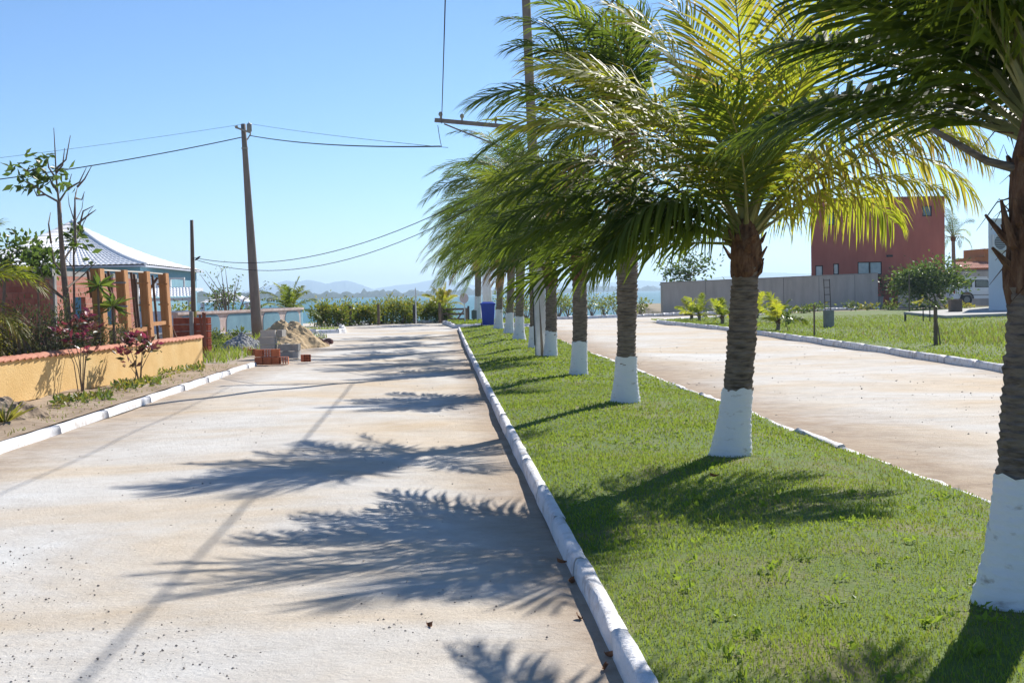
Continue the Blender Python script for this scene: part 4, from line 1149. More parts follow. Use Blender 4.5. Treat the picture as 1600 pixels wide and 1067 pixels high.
for i, (xa, ya, xb, yb) in enumerate(((312,492,318,520),(320,489,321,520),(317,488,320,518))):
    m = MB(); a_, b_ = at(xa, ya, 37.5), at(xb, yb+22, 37.3); m.beam(a_, b_, .05, .03); single('leaning_plank', m, mat('red_plank', (.34,.11,.06), rough=.8), ('leftmost slanting red plank against the brick stack', 'rightmost upright red plank against the brick stack', 'middle red plank against the brick stack')[i], 'plank', 'planks by the brick stack')

# ------------------------------------------------------------------ materials piled at the end of the left kerb
def blockmesh():
    mb = MB(); w, d, h = .385, .14, .176; k = .028
    mb.box((-w/2, -d/2, 0), (w/2, -d/2+k, h)); mb.box((-w/2, d/2-k, 0), (w/2, d/2, h))
    for x in (-w/2, -.014, w/2-k): mb.box((x, -d/2+k, 0.001), (x+k, d/2-k, h-.001))
    return mb
CONC2 = mat('block_concrete', (0.52, 0.47, 0.41), (0.42, 0.38, 0.335), rough=.95, scale=9, bump=.5, bscale=70)
bks = [blockmesh().mesh('concrete_block', mat('block_concrete_%d' % k, tuple(.52*f*q for q in (1, .92, .82)), tuple(.43*f*q for q in (1, .92, .82)), rough=.95, scale=9, bump=.5, bscale=70)) for k, f in enumerate((1.0, .86, 1.12))]
g0 = gp(407, 561, .02); sc_ = .0
def blk(x, y, z, rz, lab):
    o = link('concrete_block', random.choice(bks), None, (x+random.uniform(-.012,.012), y+random.uniform(-.015,.015), z+.004), (0, 0, rz)); return tag(o, lab, 'block', 'grey concrete blocks piled by the road')
x0, y0 = g0.x+.20, g0.y
names4 = ('lowest', 'second lowest', 'third lowest', 'topmost')
for k in range(4): blk(x0+random.uniform(-.01,.01), y0+.02, .02+k*.19, random.uniform(-.04,.04), names4[k]+' grey concrete block of the tall left stack')
for k in range(3): blk(x0+.02+random.uniform(-.01,.01), y0+.20, .02+k*.19, random.uniform(-.04,.04), ('lowest', 'middle', 'upper')[k]+' concrete block in the row behind the tall left stack')
for k in range(2): blk(x0+.46, y0+.06, .02+k*.19, random.uniform(-.04,.04), ('lower', 'upper')[k]+' concrete block of the low stack in the middle')
o = blk(x0+.33, y0+.30, .59, 1.45, 'concrete block turned end-on at the top behind the tall stack')
for k in range(2): blk(x0+.42, y0+.26, .02+k*.19, 1.5, ('lower', 'upper')[k]+' concrete block turned end-on behind the middle stack')
blk(x0+.74, y0+.16, .02, 1.5, 'lower end-on concrete block at the right of the pile'); blk(x0+.73, y0+.15, .21, 1.55, 'upper end-on concrete block at the right of the pile')
g1 = gp(399, 570, .02)
bi = 0
for i, nk in enumerate((2, 2, 2, 1)):
    for k in range(nk):
        o = link('clay_brick', bmo, None, (g1.x+.10+i*.195, g1.y+.03*i, .02+k*.19), (0, 0, (math.pi/2 if (i, k) not in ((1, 1), (3, 0)) else 0)+random.uniform(-.08,.08)))
        tag(o, ('lower', 'upper')[k]+' orange clay brick in the '+('first', 'second', 'third', 'last')[i]+' column from the left', 'brick', 'orange clay bricks on the kerb end')
o = link('clay_brick', bmo, None, (g1.x+1.08, g1.y+.9, .03), (0, 0, .5)); tag(o, 'single orange clay brick lying right of the grey blocks', 'brick', 'orange clay bricks on the kerb end')
SAND = mat('yellow_sand', (0.50, 0.36, 0.20), (0.40, 0.28, 0.15), rough=.95, scale=2.4, bump=.6, bscale=22, c3=(.56, .43, .27), detail=8)
GRAV = mat('grey_gravel', (0.34, 0.335, 0.33), (0.15, 0.148, 0.145), rough=.95, scale=16, bump=1.0, bscale=34, c3=(.46, .45, .44), detail=3)
sc = gp(447, 544, .0)
heap('sand_heap', 'large heap of yellow building sand behind the grey blocks', 'sand heap', (sc.x, sc.y+.4, .04), 1.35, 1.5, .78, SAND, 9, rough=.12, kidx=1.15, peaks=((-.25, 0, .3, .12), (.3, .1, .35, .1)))
gc = gp(378, 548, .0)
heap('gravel_heap', 'heap of grey gravel left of the sand heap', 'gravel heap', (gc.x, gc.y+.2, .03), .72, .8, .54, GRAV, 10, rough=.10, nn=60, kidx=1.25)
# rubble at the right foot of the sand heap
RUB = mat('dark_red_rubble', (.17,.06,.05), (.07,.04,.04), rough=.9, scale=5)
rb = gp(500, 540)
t = thing('rubble', 'dark red rubble and sacks lying at the right foot of the sand heap', 'rubble', rb)
r = np.random.default_rng(41)
for i, (x, y, s_) in enumerate(((488,536,.20),(494,540,.22),(502,537,.17),(508,541,.16),(514,537,.18),(511,534,.12),(498,533,.14))):
    p = gp(x, y); m = MB()
    a = np.linspace(0, 6.283, 9)[:-1]
    G = [[(p.x+s_*q*math.cos(t_)*(1+r.normal()*.12), p.y+s_*q*math.sin(t_)*(1+r.normal()*.12), z*s_+r.normal()*.01) for t_ in list(a)] for q, z in ((.6,-.1),(1,.25),(.85,.7),(.3,.95),(.02,1.0))]
    G = [g+[g[0]] for g in G]; m.grid(np.array(G)); part('chunk', m, RUB if i != 5 else DARK, t)
m = MB()
P = np.array([tuple(gp(x, y, .06)) for x, y in ((492,527),(497,525),(503,526),(499,528))])
m.leaves(np.repeat(P, 9, 0)+r.normal(size=(36,3))*V3(.12,.2,.04), .22, r, asp=.8, tint=r.random(36))
single('plastic_scraps', m, WHITE, 'pale scraps of plastic on the ground behind the rubble', 'scraps')
# broken bricks between gravel and pole
for i, (x, y, rz) in enumerate(((386,552,.3),(394,555,.9))):
    p = gp(x, y, .04)
    o = link('clay_brick', bmo, None, (p.x, p.y, .035), (0, 0, rz)); tag(o, ('clay brick lying in the grass right of the gravel heap', 'clay brick lying between the gravel heap and the grey blocks')[i], 'brick', 'loose bricks by the sand heap')
for i, (x, y, s_) in enumerate(((343,532,.5),(334,526,.45),(372,524,.45),(328,540,.4))):
    b = gp(x, y+10, .03)
    bush('weed_clump', ('leafy weed clump left of the gravel heap', 'leafy weed clump below the blue wall', 'leafy weed clump behind the gravel heap', 'leafy weed clump at the end of the yellow wall')[i], 'weeds', b, s_, .35, .3, 150, .14, 400+i, k=9, stems=4, group='weeds round the gravel heap', asp=.35)
# ------------------------------------------------------------------ house with the white tiled roof, far left
RTILE = mat('white_roof_tile', (0.85, 0.85, 0.85), (0.78, 0.78, 0.78), rough=.6, scale=3)
BLUEW = mat('blue_render', (0.20, 0.38, 0.46), (0.16, 0.32, 0.40), rough=.85, scale=1.2)
LILAC = mat('pale_lilac_render', (0.62, 0.64, 0.72), (0.52, 0.54, 0.62), rough=.85, scale=1)
def tiled(mb, A, B, C, D_, nu, nv, amp=.05, sag=0.0, mi=0):
    """barrel tiled slope: A-B eave, D-C top edge"""
    A, B, C, D_ = (np.array(q, float) for q in (A, B, C, D_))
    nrm_ = np.cross(B-A, D_-A); nrm_ /= np.linalg.norm(nrm_)
    if nrm_[2] < 0: nrm_ = -nrm_
    G = []
    for j in range(nv+1):
        v = j/nv
        for st in ((0, 0), (.94, .0)) if j < nv else ((0, 0),):
            vv = (j+st[0])/nv
            a, b = A+(D_-A)*vv, B+(C-B)*vv
            row = []
            for i in range(nu*3+1):
                u = i/(nu*3)
                w = abs(math.sin(u*nu*math.pi))**.8
                row.append(a+(b-a)*u+nrm_*(amp*w+.035*(1-st[0]))-V3(0, 0, sag*4*vv*(1-vv)))
            G.append(row)
    mb.grid(np.array(G), mi)
FL, FR, BR, BL = V3(-37.5, 90, 0), V3(-24.2, 90, 0), V3(-26.0, 114, 0), V3(-40, 114, 0)
ze = at(222, 414, 90).z; apx = np.array(at(112, 346, 102))
t = thing('blue_house', 'blue house with white tiled hip roof behind the building site', 'house', (-30, 94, -1))
ov = .5
e = [np.array([p[0]+sx*ov, p[1]+sy*ov, ze]) for p, sx, sy in ((FL,-1,-1),(FR,1,-1),(BR,1,1),(BL,-1,1))]
m = MB()
for i in range(4):
    a_, b_ = e[i], e[(i+1) % 4]
    tiled(m, a_, b_, apx+V3(.01,0,0), apx-V3(.01,0,0), 40 if i % 2 == 0 else 30, 16, .05, .42)
rf = part('roof', m, RTILE, t)
for i in (0, 1):
    m = MB(); P = [e[i]*(1-v)+apx*v+V3(0, 0, .06-.42*4*v*(1-v)) for v in np.linspace(0, 1, 12)] if i else [e[1]*(1-v)+apx*v+V3(0, 0, .06-.42*4*v*(1-v)) for v in np.linspace(0, 1, 12)]
    if i == 0: m.tube(P, .10, 8); part('hip_tiles', m, RTILE, rf)
m = MB(); m.prism([FL+V3(0,0,-1.2), FR+V3(0,0,-1.2), BR+V3(0,0,-1.2), BL+V3(0,0,-1.2)], (0, 0, ze+1.15)); part('wall', m, BLUEW, t)
m = MB(); m.prism([e[0]-V3(0,0,.12), e[1]-V3(0,0,.12), e[2]-V3(0,0,.12), e[3]-V3(0,0,.12)], (0, 0, .10)); part('eaves', m, LILAC, t)
# balcony on the right-hand side
bz = at(280, 449, 90).z
m = MB(); m.box((-24.1, 88.2, bz-.25), (-20.9, 93.5, bz-.05)); part('balcony_floor', m, WHITE, t)
for x in (-24.0, -22.9, -21.9, -21.0):
    m = MB(); m.box((x, 88.25, bz-.05), (x+.10, 88.35, bz+.5)); part('balcony_post', m, WHITE, t)
m = MB(); m.box((-24.1, 88.2, bz+.5), (-20.9, 88.4, bz+.62)); part('balcony_rail', m, WHITE, t)
m = MB(); m.box((-24.05, 90.0, bz-.05), (-22.2, 90.1, bz+.55)); part('balcony_panel', m, WHITE, t)
# porch roof below it
A = at(196, 466, 84); B = at(301, 464, 84); C = at(299, 450, 86.5); D_ = at(200, 452, 86.5)
m = MB(); tiled(m, A, B, C, D_, 20, 5, .06, 0); pr = part('porch_roof', m, RTILE, t)
m = MB(); m.box((B.x-.35, 84.2, -1.2), (B.x-.1, 84.45, B.z)); part('porch_post', m, LILAC, t)
m = MB(); m.box((A.x, 84.3, A.z-.22), (B.x, 84.5, A.z-.03)); part('porch_beam', m, LILAC, t)
for (x0, x1, y0, y1) in ((268, 292, 440, 447),):
    pass
m = MB(); a_, b_ = at(205, 520, 80), at(302, 520, 80)
m.box((a_.x, 80, -1.2), (b_.x, 80.2, at(260, 486, 80).z)); single('boundary_wall', m, LILAC, 'pale lilac boundary wall below the blue house', 'wall')
b = at(283, 500, 82); b.z = -1.0
bush('flowering_bush', 'bush with reddish flowers in front of the blue house porch', 'bush', b, 2.35, 1.1, .8, 420, .22, 71, m=HEDGE, k=14, lift=.8)

# rounded blue wall with pink arches
CAPP = mat('pinkish_coping', (.58,.45,.40), (.42,.32,.29), rough=.9, scale=3, c3=(.72,.64,.60), detail=8)
ARCHB = mat('blue_panel', (.20,.36,.43), (.15,.28,.35), rough=.9, scale=1.5, detail=7)
wa = Vector((-13.2, 54.2, 0)); wb_ = Vector((-10.15, 66.2, 0))
ctl = [(wa.x, wa.y), (-12.0, 58.8), (-11.1, 62.4), (wb_.x, wb_.y)]
end = [(wb_.x, wb_.y)] + [(wb_.x-1.45+1.45*math.cos(a)+.35*math.sin(a), wb_.y+1.45*math.sin(a)) for a in np.linspace(.2, 2.2, 9)]
t = thing('arched_wall', 'low blue wall with pinkish pillars and arches and a rounded end', 'wall', (wb_.x, wb_.y, 0))
hW = at(490, 480, 67).z
def ribbon(P, z0, z1, th, mtl, nm, par):
    P = np.array(P); T = np.gradient(P, axis=0); T /= np.linalg.norm(T, axis=1)[:,None]
    Nr = np.stack([T[:,1], -T[:,0]], -1)
    o_, i_ = P+Nr*th[0], P-Nr*th[1]
    G = np.array([[(*o_[k], z0), (*o_[k], z1), (*i_[k], z1), (*i_[k], z0)] for k in range(len(P))])
    m = MB(); m.grid(G); m.add(G[0], [np.array([(0,1,2,3)])]); m.add(G[-1], [np.array([(3,2,1,0)])])
    return part(nm, m, mtl, par)
ribbon(ctl, -.1, hW-.10, (0, .15), CAPP, 'wall', t)
ribbon(end, -.1, hW-.10, (0, .15), ARCHB, 'rounded_end', t)
ribbon(ctl+end[1:], hW-.099, hW, (.07, .2), CAPP, 'coping', t)
def panel(p, q, z0, z1):
    p, q = np.array(p), np.array(q); d = (q-p); L = np.linalg.norm(d); d /= L
    n = np.array([d[1], -d[0]])
    pts = [(0, z0), (L, z0), (L, z1-.35)]+[(L-.35+.35*math.cos(a), z1-.35+.35*math.sin(a)) for a in np.linspace(.3, 1.57, 5)]+[(.35-.35*math.sin(a), z1-.35+.35*math.cos(a)) for a in np.linspace(0, 1.3, 5)]+[(0, z1-.35)]
    m = MB(); m.prism([(*(p+d*s_+n*.003), z) for s_, z in pts], (n[0]*.02, n[1]*.02, 0)); part('arch_panel', m, ARCHB, t)
for f0, f1 in ((.02, .30), (.35, .60), (.65, .80), (.85, .985)):
    P = np.array(ctl); cum = np.concatenate([[0], np.cumsum(np.linalg.norm(np.diff(P, axis=0), axis=1))])/np.linalg.norm(np.diff(P, axis=0), axis=1).sum()
    g_ = lambda f: (np.interp(f, cum, P[:,0]), np.interp(f, cum, P[:,1]))
    panel(g_(f0), g_(f1), .05, hW-.16)
# garden behind it
t_ = at(350, 470, 82)
t = thing('garden_kiosk', 'small white-tiled kiosk behind the blue arched wall', 'kiosk', (t_.x, 82, -1))
A = at(314, 474, 81); B = at(387, 473, 81); ap = np.array(at(352, 456, 83))
m = MB(); bk_ = [np.array(A), np.array(B), np.array(B)+V3(0,4,0), np.array(A)+V3(0,4,0)]
for i in range(4): tiled(m, bk_[i], bk_[(i+1) % 4], ap+V3(.01,0,0), ap-V3(.01,0,0), 10, 6, .05, 0)
part('roof', m, RTILE, t)
for q in bk_:
    m = MB(); m.tube([(q[0]*.96+ap[0]*.04, q[1]*.9+ap[1]*.1, -1.1), (q[0]*.96+ap[0]*.04, q[1]*.9+ap[1]*.1, q[2])], .12, 8); part('post', m, LILAC, t)
b = at(350, 500, 76); b.z = -.6
tree('garden tree with bare upper branches behind the blue arched wall', b, at(352, 470, 76), (.95, .8, .65), 520, .17, 88, k=14, tint=.45, name='garden_tree')
r = np.random.default_rng(90); T_ = bpy.data.objects[-1] if False else None
b2 = at(358, 500, 74); b2.z = -.6
t = thing('bare_shrub', 'bare branching shrub with sparse leaf tufts left of the leaning pole', 'shrub', b2)
m = MB(); lf = MB()
for (x, y) in ((312,428),(322,424),(345,418),(352,419),(330,447),(374,434),(368,440),(410,452),(418,444),(405,470),(338,432)):
    p = at(x, y, 74+r.normal()*.5); md = at(358+(x-358)*.45+r.normal()*3, 478+(y-478)*.35, 74)
    m.tube([b2, md, p], [.05, .03, .008], 5)
    P = np.array(p)+r.normal(size=(9,3))*.14; lf.leaves(P, .14, r, tint=r.random(9)*.6+.3)
part('stem', m, TWIG, t); part('foliage', lf, LEAF, t)
b = at(390, 500, 70); b.z = -.3
bush('garden_bush', 'green bush close behind the blue wall, left of the leaning pole', 'bush', b, 1.85, .9, .7, 420, .17, 93, k=12, tint=.5)
b = at(452, 500, 71); b.z = -.3
fr = [(i*137.5, 75-70*(i/15), 1.7, dict(g=.7, w=.12, tint=.35+.3*random.random(), lw=.05, ll=.5)) for i in range(16)]
palm('low bushy garden palm above the right end of the blue arched wall', b, (b.x, b.y, .95), fr, 130, r0=.16, r1=.13, paint=.05, nl=40, sides=10, name='garden_palm', shead=.6)

# ------------------------------------------------------------------ lakeside hedge, gate, signs
HG = 'croton shrubs along the shore'
hx = [(498,510,2.0,'yellow-leaved shrub at the rounded end of the blue wall'),(512,510,1.8,'second shrub of the shore hedge from the blue wall'),(528,510,1.9,'third shrub of the shore hedge from the blue wall'),(545,509,2.05,'fourth shrub of the shore hedge from the blue wall, yellow topped'),(561,508,1.6,'low shrub in the dip of the shore hedge'),(577,508,1.65,'sixth shrub of the shore hedge from the blue wall'),(594,507,1.9,'shrub of the shore hedge beside the dark fence post'),(611,506,2.1,'tallest shrub in the middle of the shore hedge'),(628,506,1.95,'shrub of the shore hedge left of the thin white mast'),(642,505,1.85,'shrub of the shore hedge touching the thin white mast'),(666,504,1.75,'shrub right of the thin white mast'),(681,504,1.9,'yellow-green shrub second from the wooden gate'),(696,504,1.7,'dense green shrub next to the wooden gate')]
for i, (x, y, h, lab) in enumerate(hx):
    b = gp(x, y); b.y += .5
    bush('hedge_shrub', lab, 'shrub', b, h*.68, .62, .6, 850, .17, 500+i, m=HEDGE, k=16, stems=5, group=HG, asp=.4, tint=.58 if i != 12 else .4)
b = gp(690, 503); b.y += .9
fr = [(i*137.5, 78-60*(i/9), 1.25, dict(g=.8, w=.2, tint=.74+.1*random.random(), lw=.05, ll=.42)) for i in range(10)]
palm('small yellow palm rising from the hedge left of the wooden gate', b, (b.x, b.y, .95), fr, 131, r0=.09, r1=.07, paint=.05, nl=34, sides=8, name='hedge_palm', shead=.5)
for i, (x, y0, y1) in enumerate(((547, 478, 509), (591, 476, 508), (647, 476, 506), (687, 474, 505))):
    b = gp(x, y1); b.y += .3; m = MB(); m.tube([b, Vector((b.x, b.y, at(x, y0, b.y).z))], .075, 7)
    single('fence_post', m, DARK if i == 2 else WOODG, ('fence post in the dip of the shore hedge', 'dark fence post left of the tallest hedge shrub', 'dark post beside the thin white mast', 'wooden post in front of the yellow palm')[i], 'post', 'posts along the shore')
b = gp(650, 506); b.y += .2; m = MB(); m.tube([b, Vector((b.x, b.y, at(649, 450, b.y).z))], [.045, .03], 7); single('mast', m, WHITE, 'thin white mast standing in the shore hedge', 'mast')
GD = gp(710, 504).y+.5
t = thing('wooden_gate', 'dark wooden field gate with diagonal braces at the shore', 'gate', at(710, 504, GD))
for y in (483, 490.5, 498.5):
    m = MB(); m.beam(at(690, y+.5, GD), at(729, y-.2, GD), .04, .11); part('rail', m, WOODG, t)
m = MB(); m.beam(at(725, 485, GD-.05), at(712, 502, GD-.05), .04, .09); part('brace', m, WOODG, t)
m = MB(); m.beam(at(696, 487, GD-.05), at(708, 503, GD-.05), .04, .09); part('brace', m, WOODG, t)
for x in (690, 729):
    m = MB(); p = at(x, 481, GD); m.box((p.x-.08, GD-.08, -.05), (p.x+.08, GD+.08, p.z)); part('post', m, WOODG, t)
sp = gp(726.5, 503, .14); sD = sp.y
t = thing('round_sign', 'round road sign seen from behind on a pale post by the gate', 'sign', sp)
m = MB(); m.tube([sp, Vector((sp.x, sD, at(726, 462, sD).z))], .035, 7); part('post', m, WHITE, t)
c = at(725, 466, sD-.05); m = MB(); a = np.linspace(0, 6.283, 25)[:-1]
m.prism([(c.x+.235*math.cos(q), c.y, c.z+.265*math.sin(q)) for q in a], (0, -.012, 0)); part('disc', m, mat('sign_back', (.75,.58,.57), (.68,.52,.52), rough=.6), t)
nb = gp(738, 501, .14); nD = nb.y
t = thing('notice_board', 'small grey-green notice board on dark posts beside the far palm', 'notice board', nb)
a_, b_ = at(736.5, 485, nD), at(745, 498, nD)
m = MB(); m.box((a_.x, nD, b_.z), (b_.x, nD+.04, a_.z)); part('board', m, mat('board_grey', (.16,.18,.16), rough=.7), t)
m = MB(); q = at(731.5, 478, nD); m.box((q.x-.05, nD+.05, 0), (q.x+.06, nD+.15, q.z)); part('post', m, WOODG, t)
m = MB(); q = at(740, 484, nD); m.box((q.x-.04, nD+.05, 0), (q.x+.04, nD+.12, q.z)); part('post', m, WOODG, t)
# white pole behind the bin
wp = gp(762, 508, .1); wp.y += 2
t = thing('white_post', 'stout white tapered post rising behind the blue bin', 'post', wp)
m = MB(); m.tube([wp, at(760, 440, wp.y), at(759, 380, wp.y), at(758, 330, wp.y)], [.26, .20, .17, .15], 12); part('shaft', m, WHITE, t, True)
# blue wheeled bin
BIN = mat('blue_plastic', (0.012, 0.05, 0.42), (0.01, 0.04, 0.34), rough=.35, scale=2, spec=.5)
bb = gp(763, 511, .10)
t = thing('wheelie_bin', 'bright blue wheeled rubbish bin at the end of the median', 'bin', bb)
m = MB(); s0, s1 = .26, .32; z0, z1 = .10, 1.02
V = []
for z, s_ in ((z0, s0), (z1, s1)):
    for q in range(16):
        a = q*6.2832/16+.39; rx = max(abs(math.cos(a)), abs(math.sin(a)))
        k = (1/rx)*.86+.14
        V.append((bb.x+s_*k*math.cos(a), bb.y+s_*1.15*k*math.sin(a), bb.z+z))
m.add(V, [np.array([(i, (i+1) % 16, 16+(i+1) % 16, 16+i) for i in range(16)]), np.array([list(range(16))[::-1]]), np.array([list(range(16, 32))])]); part('body', m, BIN, t)
m = MB(); m.box((bb.x-.345, bb.y-.40, bb.z+1.0), (bb.x+.345, bb.y+.40, bb.z+1.06)); part('rim', m, BIN, t)
m = MB(); m.add([(bb.x-.33, bb.y-.39, bb.z+1.062), (bb.x+.33, bb.y-.39, bb.z+1.062), (bb.x+.33, bb.y+.39, bb.z+1.062), (bb.x-.33, bb.y+.39, bb.z+1.062), (bb.x-.22, bb.y-.25, bb.z+1.13), (bb.x+.22, bb.y-.25, bb.z+1.13), (bb.x+.22, bb.y+.25, bb.z+1.13), (bb.x-.22, bb.y+.25, bb.z+1.13)], [np.array([(0,1,5,4),(1,2,6,5),(2,3,7,6),(3,0,4,7),(4,5,6,7)])]); part('lid', m, BIN, t)
for sx in (-1, 1):
    m = MB(); m.tube([(bb.x+sx*.27, bb.y+.3, bb.z+.10), (bb.x+sx*.33, bb.y+.3, bb.z+.10)], .10, 14); part('wheel', m, DARK, t)
# shrubs of the shore right of the palms
for i, (x, y, h, lab) in enumerate(((872,496,1.5,'pale shrub behind the fourth palm trunk on the shore'),(888,495,1.7,'yellow-green shrub on the shore right of the fourth palm'),(925,495,1.35,'shore shrub in the gap between the third and fourth palm'),(945,494,1.5,'yellow-topped shore shrub left of the third palm trunk'),(965,494,1.45,'shore shrub close to the third palm trunk'),(800,500,1.6,'shore shrub seen between the two palms right of the bin'),(820,499,1.5,'shore shrub seen left of the white pole'),(786,500,1.7,'yellow shore shrub right behind the blue bin'),(1000,493,1.2,'low shore shrub right of the third palm trunk'))):
    b = gp(x, y); b.z = float(gz(b.x, b.y)); b.z = max(b.z, -.1)
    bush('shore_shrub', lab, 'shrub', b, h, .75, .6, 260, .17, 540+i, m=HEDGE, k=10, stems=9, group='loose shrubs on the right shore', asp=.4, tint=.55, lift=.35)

# ------------------------------------------------------------------ right-hand side
GREYW = mat('grey_cement_render', (0.47, 0.42, 0.37), (0.39, 0.345, 0.305), rough=.95, scale=1.6, bump=.25, bscale=14, detail=9, c3=(.53,.48,.43), stretch=(1, 1, .35))
REDW = mat('red_render', (0.50, 0.155, 0.11), (0.40, 0.12, 0.085), rough=.9, scale=1.2, bump=.15, detail=9, stretch=(1, 1, .3))
A, B = at(1036, 491, 88), at(1372, 478, 100); A.z = B.z = -.05
zA, zB = at(1036, 442.5, 88).z, at(1372, 427.5, 100).z
t = thing('grey_wall', 'long bare grey rendered wall beside the red house', 'wall', A)
d = (B-A).normalized(); nn = Vector((-d.y, d.x, 0))
m = MB(); m.add([A, B, B+nn*.2, A+nn*.2, Vector((A.x,A.y,zA)), Vector((B.x,B.y,zB)), Vector((B.x,B.y,zB))+nn*.2, Vector((A.x,A.y,zA))+nn*.2], [np.array([(0,1,5,4),(1,2,6,5),(2,3,7,6),(3,0,4,7),(4,5,6,7)])]); part('wall', m, GREYW, t)
m = MB(); n0 = -nn*.03
m.add([Vector((A.x,A.y,zA+.002))+n0, Vector((B.x,B.y,zB+.002))+n0, Vector((B.x,B.y,zB+.002))+nn*.23, Vector((A.x,A.y,zA+.002))+nn*.23]+[Vector((A.x,A.y,zA+.06))+n0, Vector((B.x,B.y,zB+.06))+n0, Vector((B.x,B.y,zB+.06))+nn*.23, Vector((A.x,A.y,zA+.06))+nn*.23], [np.array([(0,3,2,1),(4,5,6,7),(0,1,5,4),(1,2,6,5),(2,3,7,6),(3,0,4,7)])]); part('coping', m, CONC, t)
for f in (.18, .36, .53, .70, .88):
    p = A.lerp(B, f); zt = lerp(zA, zB, f)
    m = MB(); m.beam((p.x-nn.x*.006, p.y-nn.y*.006, 0), (p.x-nn.x*.006, p.y-nn.y*.006, zt-.01), .02, .02, up=(nn.x, nn.y, 0)); part('crack_line', m, mat('dark_joint', (.16,.155,.15), rough=.95), t)
a_, b_ = at(1404, 478, 103), at(1560, 474, 112)
m = MB(); m.prism([(a_.x, 103, -.05), (b_.x, 104, -.05), (b_.x, 104.2, -.05), (a_.x, 103.2, -.05)], (0, 0, at(1404, 426, 103).z+.05)); single('grey_wall', m, GREYW, 'shorter grey wall right of the red house doorway, behind the round tree', 'wall')
# red house
hl, hr = at(1269, 470, 105), at(1477, 470, 105); zt = at(1400, 312, 105).z
t = thing('red_house', 'two-storey dark red house behind the grey wall', 'house', ((hl.x+hr.x)/2, 105, 0))
wins = [(1274,1286,415,432), (1302,1311,412,429), (1340,1378,409.5,429), (1441,1456,322,338), (1290,1304,332,352)]
W = [(at(x0, y0, 105), at(x1, y1, 105)) for x0, x1, y0, y1 in wins]
# front wall with real openings: cut the sheet in columns and rows round the windows
xs = sorted({hl.x, hr.x, *[q.x for w in W for q in w]}); zs = sorted({-.05, zt, *[q.z for w in W for q in w]})
m = MB()
for i in range(len(xs)-1):
    for j in range(len(zs)-1):
        cx, cz = (xs[i]+xs[i+1])/2, (zs[j]+zs[j+1])/2
        if any(a.x < cx < b.x and b.z < cz < a.z for a, b in W): continue
        m.box((xs[i], 105, zs[j]), (xs[i+1], 105.2, zs[j+1]))
part('front_wall', m, REDW, t)
m = MB(); kx = 114/105; m.prism([(hl.x, 105.2, -.05), (hl.x+.2, 105.2, -.05), (hl.x*kx+.4, 114, -.05), (hl.x*kx+.2, 114, -.05)], (0, 0, zt+.05)); m.box((hr.x-.2, 105.2, -.05), (hr.x, 114, zt)); m.box((hl.x*kx+.4, 113.8, -.05), (hr.x-.2, 114, zt)); part('side_wall', m, REDW, t)
m = MB(); m.prism([(hl.x-.1, 104.85, zt+.002), (hr.x+.1, 104.85, zt+.002), (hr.x+.1, 114.1, zt+.002), (hl.x*kx+.1, 114.1, zt+.002)], (0, 0, .2)); part('roof', m, mat('red_parapet', (.34,.11,.08), rough=.9), t)
FRM = mat('dark_frame', (.035,.03,.03), rough=.5)
for k, (a, b) in enumerate(W):
    m = MB(); w_ = .07
    m.box((a.x, 105.02, b.z), (a.x+w_, 105.14, a.z)); m.box((b.x-w_, 105.02, b.z), (b.x, 105.14, a.z)); m.box((a.x+w_, 105.02, b.z), (b.x-w_, 105.14, b.z+w_)); m.box((a.x+w_, 105.02, a.z-w_), (b.x-w_, 105.14, a.z))
    if k == 2: m.box(((a.x+b.x)/2-.06, 105.02, b.z+w_), ((a.x+b.x)/2+.06, 105.14, a.z-w_))
    f = part('window', m, FRM, t)
    m = MB(); m.box((a.x+w_, 105.07, b.z+w_), (b.x-w_, 105.09, a.z-w_)); part('pane', m, mat('bright_pane', (.30,.42,.46), (.16,.27,.32), rough=.1, scale=1.5, spec=.7) if k < 3 else GLASS, f)
m = MB(); q = at(1390, 400, 104.9); m.box((q.x-.22, 104.8, q.z-.08), (q.x+.22, 104.998, q.z+.08)); part('wall_lamp', m, DARK, t)
m = MB(); q = at(1392, 467, 104.9); m.box((q.x-.10, 104.93, q.z-.10), (q.x+.10, 104.998, q.z+.10)); part('meter_box', m, WHITE, t)
b = at(1376, 478, 102.5); b.z = 0
t = thing('potted_plant', 'tall narrow plant in a pale pot at the red house doorway', 'plant', b)
m = MB(); m.lathe([(.02,0),(.16,0),(.22,.75),(.25,.8),(.2,.8),(.18,.7)], b, 10); part('pot', m, CONC, t)
r = np.random.default_rng(95); P = np.array(b)+np.stack([r.normal(size=90)*.2, r.normal(size=90)*.2, .8+r.random(90)*1.5], -1)
m = MB(); m.leaves(P, .3, r, asp=.3, up=2, tint=r.random(90)*.4); part('foliage', m, LEAF, t)
b = at(1392, 445, 104.7)
t = thing('wall_plant', 'dark climbing plant hanging on the red house wall', 'plant', b)
P = np.array(b)+np.stack([r.normal(size=70)*.22, -np.abs(r.normal(size=70))*.1, r.normal(size=70)*.5], -1); m = MB(); m.leaves(P, .2, r, tint=r.random(70)*.3); part('foliage', m, LEAF, t)
# dark tree behind the grey wall, left
b = at(1080, 460, 96); b.z = -.1
tree('dark leafy tree rising behind the left part of the grey wall', b, at(1078, 420, 96), (1.6, 1.3, 1.1), 620, .3, 140, k=14, tint=.2)
# round bushy tree in front of the red house
b = gp(1472, 483, .1)
tree('round bushy tree with several stems in front of the red house', b, at(1450, 437, b.y), (1.95, 1.6, 1.05), 4600, .22, 141, k=24, tint=.36, trunk_r=.07, nst=5)
# palm behind the red house
b = at(1490, 470, 116); b.z = 0
palm('palm behind the right corner of the red house', b, (b.x, b.y, 5.6), random_crown(52, 13, 3.4, w=.1, g=.8, dead=0), 142, r0=.2, r1=.16, paint=.05, nl=40, sides=10, name='garden_palm')
